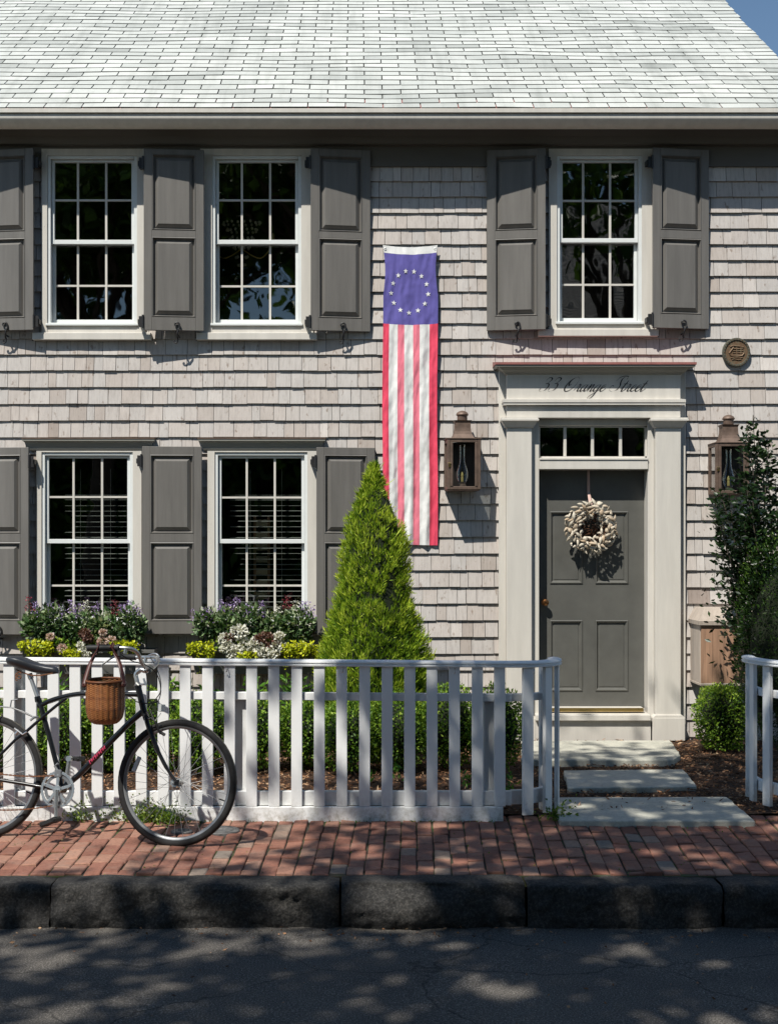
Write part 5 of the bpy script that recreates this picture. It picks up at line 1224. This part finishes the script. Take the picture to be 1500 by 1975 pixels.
# ---------- window boxes and their flowers
def window_box(px0, px1, label):
    y0, y1 = -.36, -.10; z1 = Z(1254, y0); x0, x1 = X(px0, y0), X(px1, y0)
    t = thing('window_box', label, 'window box', ((x0+x1)/2, y0, z1-.2), 'window boxes under the lower windows')
    MB().add([(x0, y0, z1), (x1, y0, z1), (x1, y1, z1), (x0, y1, z1), (x0+.03, y0+.04, z1-.2), (x1-.03, y0+.04, z1-.2), (x1-.03, y1, z1-.2), (x0+.03, y1, z1-.2)], [(4,5,1,0),(5,6,2,1),(6,7,3,2),(7,4,0,3),(4,7,6,5)]).build('box', M['planter'], t, bevel=.003)
    MB().box(x0-.01, x1+.01, y0-.012, y0, z1-.025, z1+.003).build('lip', M['planter'], t, bevel=.002)
    MB().add([(x0, y0, z1-.02), (x1, y0, z1-.02), (x1, y1, z1-.02), (x0, y1, z1-.02)], [(0,1,2,3)]).build('potting_soil', M['mulch'], t)
    for xx in (x0+.15, x1-.15): MB().box(xx-.02, xx+.02, y1, -.0, z1-.22, z1-.05).build('bracket', M['iron'], t)
window_box(42, 296, 'charcoal window box of flowers under the left lower window behind the bicycle')
window_box(368, 622, 'charcoal window box with white flowers under the lower window beside the evergreen cone')
WBY = -.24
def wp(px, py, y=WBY): return Vector((X(px, y), y, Z(py, y)))
def foliage_plant(px, py, rx, rz, n, mat, label, name='foliage_plant', L=(.026,.056), wr_=.72, spikes=(), tone=None, group='flowering plants in the window boxes', y=WBY):
    c = wp(px, py, y); s_ = (D+y)/F; t = thing(name, label, 'potted plant', (c.x, c.y, Z(1256, y)), group)
    d = sph(n); rr = rng.random(n)**.45; lm = nz(d, 2.0, px*.37)*.3
    P = np.array(c) + d*np.array([rx*s_, .13, rz*s_])*(rr*(1+lm))[:, None]
    Ls = rng.uniform(*L, n)
    tn = np.clip(rng.beta(1.6, 1.7, n) + d[:, 2]*.12 - (1-rr)*.5, 0, 1)
    leaf_obj('foliage', P, d + rng.normal(size=(n, 3))*.6 + np.array([0,-.35,.2]), Ls, Ls*wr_, M[mat], t, fold=.1, rnd=tn, droop=.2, face=d*.35 + np.array([-.3,-.6,.8]))
    st = MB()
    for k in range(6): q = P[rng.integers(n)]; st.tube([(c.x, c.y, Z(1262, y)), tuple(q)], .003, 5)
    for (sx, sy, m2) in spikes:
        q = wp(sx, sy, y + random.uniform(-.06, .03)); b_ = Vector((c.x + (q.x-c.x)*.6, y, c.z)); st.tube([tuple(b_), tuple(b_.lerp(q, .6)+Vector((.006,0,0))), tuple(q)], .0022, 5)
        k = 70; u = rng.random(k)
        Pp = np.array(q) + np.stack([rng.normal(size=k)*.016*(1-u*.4), rng.normal(size=k)*.014, (u-.65)*.12], 1)
        dr = np.stack([Pp[:, 0]-q.x, Pp[:, 1]-q.y, rng.normal(size=k)*.01-.004], 1) + rng.normal(size=(k, 3))*.004
        leaf_obj('flower_spike', Pp, dr, rng.uniform(.012, .024, k), rng.uniform(.007, .013, k), M[m2], t)
    st.build('stems', M['stem'], t)
    return t
LB = 'in the left window box'; RB = 'in the right window box'
foliage_plant(70, 1208, 27, 30, 420, 'darkvari', 'dark plant with dark red blooms at the left end of the left window box', spikes=[(55,1160,'magenta'),(68,1170,'lav')])
foliage_plant(104, 1200, 28, 34, 480, 'darkvari', 'dark plant with lavender spikes left of centre in the left window box', spikes=[(96,1172,'lav'),(118,1178,'lav'),(90,1176,'lav')])
foliage_plant(150, 1212, 30, 34, 520, 'vari', 'cream edged variegated plant below the lavender spike in the left window box centre', spikes=[(158,1173,'lav'),(148,1176,'lav'),(138,1166,'lav'),(166,1168,'whitep')])
foliage_plant(200, 1212, 30, 32, 560, 'vari', 'variegated plant with dark red blooms right of centre in the left window box', spikes=[(186,1172,'lav'),(205,1186,'whitep'),(222,1168,'magenta'),(236,1172,'lav')])
foliage_plant(250, 1206, 30, 36, 520, 'darkvari', 'dark variegated plant with pale spike at the right end of the left window box', spikes=[(262,1174,'lav'),(268,1182,'lav'),(252,1168,'lav')])
foliage_plant(398, 1204, 26, 30, 420, 'darkvari', 'dark leaved plant with lavender spikes at the left end of the right window box', spikes=[(374,1184,'lav'),(396,1180,'lav'),(402,1184,'lav')])
foliage_plant(436, 1208, 27, 32, 460, 'vari', 'variegated plant with one mauve spike left of the white flowers in the right window box', spikes=[(427,1164,'lav'),(440,1172,'lav')])
foliage_plant(482, 1198, 32, 32, 560, 'darkvari', 'dark leaved plant with several purple spikes above the white flowers', spikes=[(456,1160,'lav'),(478,1172,'lav'),(504,1170,'lav'),(462,1178,'whitep')])
foliage_plant(526, 1210, 30, 26, 460, 'vari', 'cream variegated plant with one red bloom on a tall stem in the right window box', spikes=[(552,1158,'magenta'),(536,1176,'whitep')])
foliage_plant(574, 1206, 34, 34, 600, 'darkvari', 'grey green plant with pale lavender spike at the right end of the right window box', spikes=[(601,1178,'lav'),(588,1170,'lav'),(570,1166,'whitep')])
def jenny(px, py, rx, rz, n, label):
    y = -.37; c = wp(px, py, y); s_ = (D+y)/F; t = thing('creeping_jenny', label, 'trailing plant', (c.x, c.y, c.z), 'chartreuse trailing plants in the window boxes')
    u = rng.uniform(-1, 1, n); v = rng.random(n)
    hang = np.array([.35+.65*abs(noise.noise((px*.1 + a*3.0, 2, 7)))*2 for a in u])
    P = np.stack([c.x + u*rx*s_, y - .02 + rng.normal(size=n)*.03 - .03*(1-v), c.z + rz*s_*(.95 + .35*nz(np.stack([u*3+px, v*0, v*0], 1), 1.3) - 2.9*v*np.minimum(1.3, hang))*(1-.25*u*u)], 1)
    leaf_obj('foliage', P, rng.normal(size=(n, 3))*.7 + np.array([0,-.6,.2]), rng.uniform(.018, .036, n), rng.uniform(.014, .026, n), M['jenny'], t, fold=.08, face=np.tile([0,-.6,.8], (n,1)), rnd=np.clip(rng.beta(2, 2, n) - v*.3, 0, 1))
    st = MB()
    for k in range(5): a = -0.8+.4*k; st.tube([(c.x+a*rx*s_*.5, y+.1, Z(1254, y)), (c.x+a*rx*s_*.8, y-.02, c.z+.02), (c.x+a*rx*s_, y-.03, c.z-rz*s_*.7)], .002, 4)
    st.build('stems', M['stem'], t)
jenny(72, 1252, 32, 18, 520, 'chartreuse trailing plant at the left end of the left window box')
jenny(140, 1266, 20, 14, 260, 'chartreuse trailing plant left of the handlebar grip')
jenny(240, 1252, 26, 16, 420, 'chartreuse trailing plant above the bicycle handlebar bend')
jenny(388, 1256, 26, 18, 420, 'chartreuse trailing plant at the left end of the right window box')
jenny(480, 1268, 18, 12, 260, 'small chartreuse plant between the white flowers')
jenny(580, 1258, 34, 20, 560, 'chartreuse trailing plant at the right end of the right window box')
def bloom(t, name, c, r, n, mat, L=.02):
    d = sph(n); P = np.array(c) + d*np.array([r, r*.7, r*.8])*(rng.random(n)**.15)[:, None]
    leaf_obj(name, P, d + rng.normal(size=(n, 3))*.5, rng.uniform(L*.7, L*1.2, n), rng.uniform(L*.6, L, n), M[mat], t, fold=.1, face=d + np.array([0,-.5,.5]))
def blooms(name, label, items, mat, L, gpx, cat='flower'):
    c0 = wp(gpx, 1256, -.34); t = thing(name, label, cat, tuple(c0), 'blooming flowers in the window boxes'); st = MB()
    for px, py, r in items:
        c = wp(px, py, -.40); bloom(t, 'flower_head', c, r*(D-.36)/F, 150, mat, L); st.tube([tuple(c0 + Vector((0,.1,0))), tuple(c)], .003, 5)
    P = np.array(c0) + np.stack([rng.normal(size=60)*.09, rng.normal(size=60)*.03, rng.uniform(-.02, .1, 60)], 1)
    leaf_obj('foliage', P, rng.normal(size=(60, 3)) + np.array([0,-.5,.2]), rng.uniform(.03, .05, 60), rng.uniform(.02, .035, 60), M['box'], t)
    st.build('stems', M['stem'], t)
blooms('geranium', 'white geranium with a high round flower head left in the right window box', [(461,1220,15),(434,1233,10),(440,1248,10)], 'whitep', .030, 452)
blooms('geranium', 'white geranium hanging lowest over the rail at the left of the right window box', [(450,1260,12),(438,1250,10),(458,1262,10)], 'whitep', .030, 450)
blooms('geranium', 'white geranium with broad cluster in the centre right of the right window box', [(473,1246,12),(500,1254,17),(512,1262,14),(490,1242,11)], 'whitep', .030, 500)
blooms('geranium', 'white geranium on the right beside the brown feathery flowers', [(536,1246,12),(528,1262,10),(538,1228,7)], 'whitep', .030, 534)
blooms('coleus', 'brown pink feathery flower plant in the right window box', [(512,1230,12),(524,1238,12),(500,1234,9),(441,1230,7)], 'brownp', .024, 516)
blooms('coleus', 'brown leaved plant in the middle of the left window box', [(163,1222,9),(170,1232,8)], 'brownp', .026, 166)
blooms('petunia', 'single pale pink petunia at the left of the left window box', [(97,1228,6)], 'pinkp', .02, 97)
blooms('petunia', 'pale pink petunia low above the rail in the left window box', [(120,1251,8)], 'pinkp', .02, 120)
blooms('petunia', 'pair of pale pink petunias right above the basket straps', [(197,1237,8),(214,1235,8),(198,1220,6)], 'pinkp', .02, 205)
blooms('geranium', 'white geranium left of the handlebar grip in the left window box', [(160,1253,8),(166,1262,8),(156,1244,6)], 'whitep', .019, 162)
# ---------- things standing behind the panes
rk = thing('slatted_rack', 'tan slatted rack standing inside behind the right lower window blind', 'rack', (-.83, .36, .25))
MB().box(-.90, -.88, .34, .38, .25, 1.9).box(-.78, -.76, .34, .38, .25, 1.9).build('posts', M['woodbox'], rk)
m = MB()
for k in range(13): z = .55+.105*k; m.box(-.879, -.781, .345, .375, z, z+.055)
m.build('slats', M['curtain'], rk)
cd = thing('chandelier', 'beaded chandelier hanging inside behind the middle upper window panes', 'chandelier', (-1.0, .32, 4.25))
m = MB()
for (R, z, k) in ((.16, 4.42, 18), (.13, 4.36, 16), (.10, 4.29, 13), (.07, 4.21, 10), (.05, 4.13, 8), (.03, 4.06, 6)):
    for q in range(k): a = 2*PI*q/k; m.lathe([(.002, -.014), (.011, -.006), (.011, .006), (.002, .014)], (-1.0+R*math.cos(a), .32+R*.5*math.sin(a), z+random.uniform(-.008,.008)), 8)
m.build('beads', M['curtain'], cd, smooth=True)
m = MB().tube([(-1.0, .32, 4.03), (-1.0, .32, 5.04)], .008, 8)
for a in (0, PI): m.tube(catmull([(-1.0, .32, 4.2), (-1.0+.16*math.cos(a), .32, 4.12), (-1.0+.27*math.cos(a), .32, 4.24)], 6), .006, 6).lathe([(.02, 0), (.014, .09), (.002, .1)], (-1.0+.27*math.cos(a), .32, 4.24), 8)
m.build('arms', M['brass'], cd, smooth=True)
# ---------- shrubs right of the door
def leafy_bush():
    y0 = -.78; s_ = F/(D+y0); b0 = Vector(((1478-CX)/s_, y0, .02))
    t = thing('leafy_bush', 'tall dark leafy bush with a pointed top covering the right lantern', 'bush', tuple(b0))
    tips = [(1452,800),(1440,822),(1474,838),(1442,845),(1482,862),(1462,850),(1436,905),(1376,958),(1386,940),(1380,985),(1394,1022),(1408,1062),(1424,1105),(1470,900),(1495,930),(1500,980),(1512,1030),(1490,1010),(1465,980),(1440,985),(1450,1060),(1480,1100),(1515,1110),(1540,1060),(1550,1140),(1435,1010),(1460,1130),(1440,945),(1448,930),(1410,985),(1430,1060)]
    st = MB(); Ps, Ds = [], []
    for i, (px, py) in enumerate(tips):
        yy = y0 + random.uniform(-.22, .22); sq = F/(D+yy); tp = Vector(((px-CX)/sq, yy, H+(CY-py)/sq))
        m1 = b0.lerp(tp, .55) + Vector((.06*math.sin(i), 0, .1)); pts = catmull([b0, m1, tp], 8); st.tube(pts, [.010*(1-.75*k/(len(pts)-1)) for k in range(len(pts))], 6)
        for k in range(190):
            f = random.random()**.8; q = pts[min(len(pts)-1, int((.35+.65*f)*(len(pts)-1)))]
            sp2 = .10*(1-f)**.6 + .013
            Ps.append((q.x+random.gauss(0, sp2), q.y+random.gauss(0, sp2), q.z+random.gauss(0, sp2*.8))); a = random.uniform(0, 2*PI)
            Ds.append((math.cos(a), math.sin(a), random.uniform(-.1, .9)))
    n = len(Ps); leaf_obj('foliage', np.array(Ps), np.array(Ds), rng.uniform(.042, .072, n), rng.uniform(.020, .032, n), M['dark'], t, fold=.12, rnd=rng.beta(1.5, 2, n)); st.build('stems', M['bark'], t)
leafy_bush()
YS_ = F/(D-1.12)
mound('yew', 'dense yew, leaves coloured as shaded, below the leafy bush at the right edge with a sunlit left rim', 'evergreen shrub', ((1520-CX)/YS_, -1.12, H+(CY-1240)/YS_), 103/YS_, .36, 210/YS_, 15000, M['yew'], (.018,.036), (.006,.010), lumps=.14, seed=5, tone0=.36)
YS_ = F/(D-.62)
mound('boxwood', 'round leafy boxwood at the foot of the meter box right of the door', 'boxwood', ((1394-CX)/YS_, -.62, H+(CY-1385)/YS_), 55/YS_, .24, 68/YS_, 5200, M['box'], lumps=.22, seed=31, tone0=.5)
# ---------- weeds and moss along the fence foot
def weed(px, py, r, n, label, fl=False):
    g = G(px, py, .0); t = thing('weed', label, 'weed', g)
    P = np.array(g) + np.stack([rng.normal(size=n)*r, rng.normal(size=n)*.028, np.abs(rng.normal(size=n))*.045], 1)
    leaf_obj('foliage', P, rng.normal(size=(n, 3)) + np.array([0,-.2,.7]), rng.uniform(.014, .032, n), rng.uniform(.008, .016, n), M['grass'], t)
    if fl:
        q = 60; P = np.array(g) + np.stack([rng.normal(size=q)*r, rng.normal(size=q)*.03, rng.uniform(.05, .14, q)], 1); leaf_obj('flower', P, rng.normal(size=(q, 3)), .009, .007, M['brownp'], t)
weed(150, 1584, .035, 160, 'small weed tuft at the fence foot beside the pedal')
weed(205, 1582, .06, 260, 'low weeds at the fence foot left of the front wheel')
weed(252, 1582, .055, 380, 'bright green weed patch at the fence foot behind the front tyre', True)
weed(292, 1586, .07, 520, 'largest weed patch with tiny flowers seen through the front wheel spokes', True)
weed(330, 1590, .05, 260, 'dark weed tuft by the valve cover behind the front wheel')
weed(1078, 1584, .05, 220, 'green weed tuft at the curved fence end beside the first stepping stone')
weed(1282, 1424, .03, 120, 'small pale weed at the foot of the right door pilaster')
n = 3600
P = np.stack([rng.uniform(-2.3, 2.6, n), np.where(rng.random(n) < .75, YF + .0 - np.abs(rng.normal(size=n))*.03, rng.uniform(YK, YF, n)), np.full(n, -.008)], 1)
kk = np.array([noise.noise((p[0]*1.6, p[1]*3, 4)) for p in P]) + rng.normal(size=n)*.12 > .02; P = P[kk]; n = len(P)
o = leaf_obj('moss', P, rng.normal(size=(n, 3))*.7 + np.array([0,0,.6]), rng.uniform(.008, .022, n), rng.uniform(.005, .010, n), M['grass'], None); tag(o, 'sparse moss and grass sprouting in the brick joints along the fence', 'moss', kind='stuff')

# ================================================================ ACROSS THE STREET (mirrored in panes or shading; some added to block reflected sky)
LX, LZ = .365, .588       # ground shift of a shadow per metre of height (x, y)
def tree(label, base, crown_c, rad, n, seed, clumps=150, big=1.0, flat=False, gaps=False):
    t = thing('street_tree', label, 'tree', base); r2 = random.Random(seed)
    b0 = Vector(base); cc = Vector(crown_c); tr = MB(); fork_ = b0.lerp(cc, .45) + Vector((0, 0, .3))
    tr.tube(catmull([b0 - Vector((0,0,.2)), b0.lerp(fork_, .5) + Vector((.1,0,.2)), fork_], 6), [.28 - .012*k for k in range(13)], 12); tr.build('trunk', M['bark'], t, smooth=True)
    CL = []
    while len(CL) < clumps:
        p = Vector((r2.uniform(-1, 1), r2.uniform(-1, 1), r2.uniform(-1, 1)))
        if (math.hypot(p.x, p.y) < 1) if flat else (.25 < p.length < 1): CL.append(cc + Vector((p.x*rad[0], p.y*rad[1], p.z*rad[2])))
    for q in CL[::6]:
        m1 = fork_.lerp(q, .5) + Vector((r2.uniform(-.3,.3), r2.uniform(-.3,.3), .3)); MB().tube(catmull([fork_, m1, q], 5), [.09 - .007*k for k in range(11)], 7).build('limb', M['bark'], t, smooth=True)
    C_ = np.array([tuple(c) for c in CL]); P = C_[rng.integers(len(CL), size=n)] + rng.normal(size=(n, 3))*np.array([.45, .45, .28])
    if gaps:                                    # leaves carved out along the sun so flecks land on set spots
        gx, gy, gr2 = (np.array([g_[i] for g_ in GAPS]) for i in range(3))
        hz = P[:, 2] - ZS; px_, py_ = P[:, 0] + LX*hz, P[:, 1] + LZ*hz
        dd_ = np.sqrt((px_[:, None]-gx)**2 + ((py_[:, None]-gy))**2) - gr2; P = P[dd_.min(axis=1) > .05]; n = len(P)
    leaf_obj('crown', P, rng.normal(size=(n, 3))*.8 + np.array([0,0,-.2]), rng.uniform(.13, .22, n)*big, rng.uniform(.08, .14, n)*big, M['tree'], t, fold=.1)
    return t
GAPS = []
for px, py, r in ((50,1838,.13),(95,1860,.10),(35,1872,.10),(95,1957,.15),(150,1845,.08),(230,1952,.09),(435,1815,.09),(390,1845,.10),(545,1818,.12),(640,1815,.08),(860,1826,.12),(925,1900,.11),(985,1912,.13),(1110,1890,.09),(1165,1845,.12),(1262,1832,.11),(1278,1850,.11),(1400,1855,.10),(1290,1966,.14),(1430,1968,.18),(1360,1975,.12),(700,1930,.08),(310,1900,.08),(800,1792,.16),(760,1780,.12)):
    g_ = G(px, py, ZS); GAPS.append((g_[0], g_[1], r*.72))
for px, py, r in ((1390,1655,.12),(1440,1662,.10),(1265,1640,.07),(1010,1605,.07),(840,1592,.09),(980,1695,.10),(700,1640,.08),(560,1622,.09),(880,1665,.06),(1180,1690,.06),(180,1700,.08),(520,1702,.09),(1130,1702,.07)):
    g_ = G(px, py, 0); GAPS.append((g_[0]-LX*ZS, g_[1]-LZ*ZS, r*.9))
def shade(sx, sy, h): return (sx - LX*h, sy - LZ*h, h)
tree('leafy shade tree across the street, mirrored in the upper window panes, shading the door path', (1.6, -13.6, ZS), shade(2.95, -4.6, 8.0), (3.6, 3.5, .8), 16500, 1, 260, 1.0, True, True)
tree('leafy shade tree across the street to the left, shading the roadway', (-5.2, -14.2, ZS), shade(-1.2, -8.9, 8.2), (4.6, 3.8, 1.4), 34000, 2, 220, 1.0, False, True)
tree('added broad dark tree behind the left street tree, mirrored in the left window panes', (-6.5, -21, 0), (-6.5, -21, 6.2), (4.6, 2.2, 6.0), 4200, 3, 80, 2.4)  # three unseen trees added to keep sky out of the pane reflections
tree('added broad dark tree in the middle across the street, mirrored in the lower right window', (1.0, -20, 0), (.6, -20, 5.6), (3.2, 2.0, 5.6), 3400, 4, 70, 2.4)
tree('added broad dark tree beside the neighbour house, mirrored behind the transom panes', (12.5, -20, 0), (12.5, -20, 6.0), (4.0, 2.0, 6.0), 3600, 5, 70, 2.4)
tree('added slender tree in front of the neighbour house, mirrored in the top right window', (5.6, -16.5, 0), (5.2, -16.2, 9.6), (2.4, 1.2, 2.4), 2600, 6, 60, 1.5)  # unseen tree added to break up sky mirrored in the upper sash
hh = thing('hedge', 'added long dark hedge across the street, mirrored in the lower window panes', 'hedge', (0, -17.5, 0))  # unseen hedge added to darken what the lower panes mirror
n = 16000; P = np.stack([rng.uniform(-11, 12, n), -17.5 + rng.normal(size=n)*.5, 5.0*rng.random(n)**.8], 1); P[:, 2] *= 1 + .22*np.array([noise.noise((p*.7, 3, 1)) for p in P[:, 0]])
leaf_obj('foliage', P, rng.normal(size=(n, 3)), rng.uniform(.2, .4, n), rng.uniform(.12, .24, n), M['tree'], hh)
MB().box(-11, 12, -18.1, -17.8, 0, 4.2).build('inner_branches', M['core'], hh)
nh = thing('neighbour_house', 'house with striped clapboards across the street, mirrored in the right upper window', 'house', (7, -24, 0))
MB().box(1.5, 15, -30, -21, -.3, 6.2).build('wall', M['clap'], nh)
cl = MB()
for k in range(60): z = 6.2+k*.085; y = -20.6 - k*.1; cl.add([(1.2, y, z), (15.3, y, z), (15.3, y-.11, z+.075), (1.2, y-.11, z+.075), (1.2, y, z-.02), (15.3, y, z-.02)], [(3,2,1,0), (0,1,5,4)])
cl.build('roof', M['nroof'], nh)

# ---------- litter in the gutter
n = 260
P = np.stack([rng.uniform(-2.0, 3.0, n), YS - np.abs(rng.normal(size=n))*.16 - .01, np.full(n, ZS+.008)], 1)
P[:60, 1] = rng.uniform(-6.2, -4.9, 60)
o = leaf_obj('leaf_litter', P, rng.normal(size=(n, 3))*np.array([1, 1, .15]), rng.uniform(.008, .03, n), rng.uniform(.005, .014, n), M['chip'], None); tag(o, 'dry leaf bits and grit lying on the road along the kerb', 'litter', kind='stuff')
# ================================================================ LIGHT AND CAMERA
sun_dir = Vector((.62, 1.0, -1.70)).normalized()
sl = bpy.data.lights.new('sun', 'SUN'); sl.energy = 5.0; sl.angle = math.radians(.53); sl.color = (1.0, .968, .89)
so = bpy.data.objects.new('sun', sl); COL.objects.link(so); so.rotation_euler = sun_dir.to_track_quat('-Z', 'Y').to_euler(); so.location = (-6, -12, 16)
w = bpy.data.worlds.new('World'); scene.world = w; w.use_nodes = True; nt = w.node_tree
bg = nt.nodes['Background']; sky = nt.nodes.new('ShaderNodeTexSky'); sky.sky_type = 'NISHITA'; sky.sun_disc = False
el = math.asin(-sun_dir.z); az = math.atan2(-sun_dir.x, -sun_dir.y)
sky.sun_elevation = el; sky.sun_rotation = az; sky.air_density = 1.0; sky.dust_density = .1; sky.ozone_density = 3.0
hs = nt.nodes.new('ShaderNodeHueSaturation'); hs.inputs['Saturation'].default_value = 1.0; hs.inputs['Value'].default_value = 1.25; hs.inputs['Hue'].default_value = .495
nt.links.new(sky.outputs[0], hs.inputs['Color']); nt.links.new(hs.outputs[0], bg.inputs['Color']); bg.inputs['Strength'].default_value = .08
cam = bpy.data.cameras.new('camera'); co = bpy.data.objects.new('camera', cam); COL.objects.link(co)
co.location = (0, -D, H); co.rotation_euler = (PI/2, 0, 0)
cam.sensor_fit = 'HORIZONTAL'; cam.sensor_width = 36; cam.lens = F/1500*36
cam.shift_x = (750-CX)/1500; cam.shift_y = (CY-987.5)/1500
cam.clip_start = .05; cam.clip_end = 600
scene.camera = co
scene.view_settings.view_transform = 'Standard'; scene.view_settings.look = 'None'; scene.view_settings.exposure = 0
scene.cycles.max_bounces = 6; scene.cycles.diffuse_bounces = 1; scene.cycles.transparent_max_bounces = 12
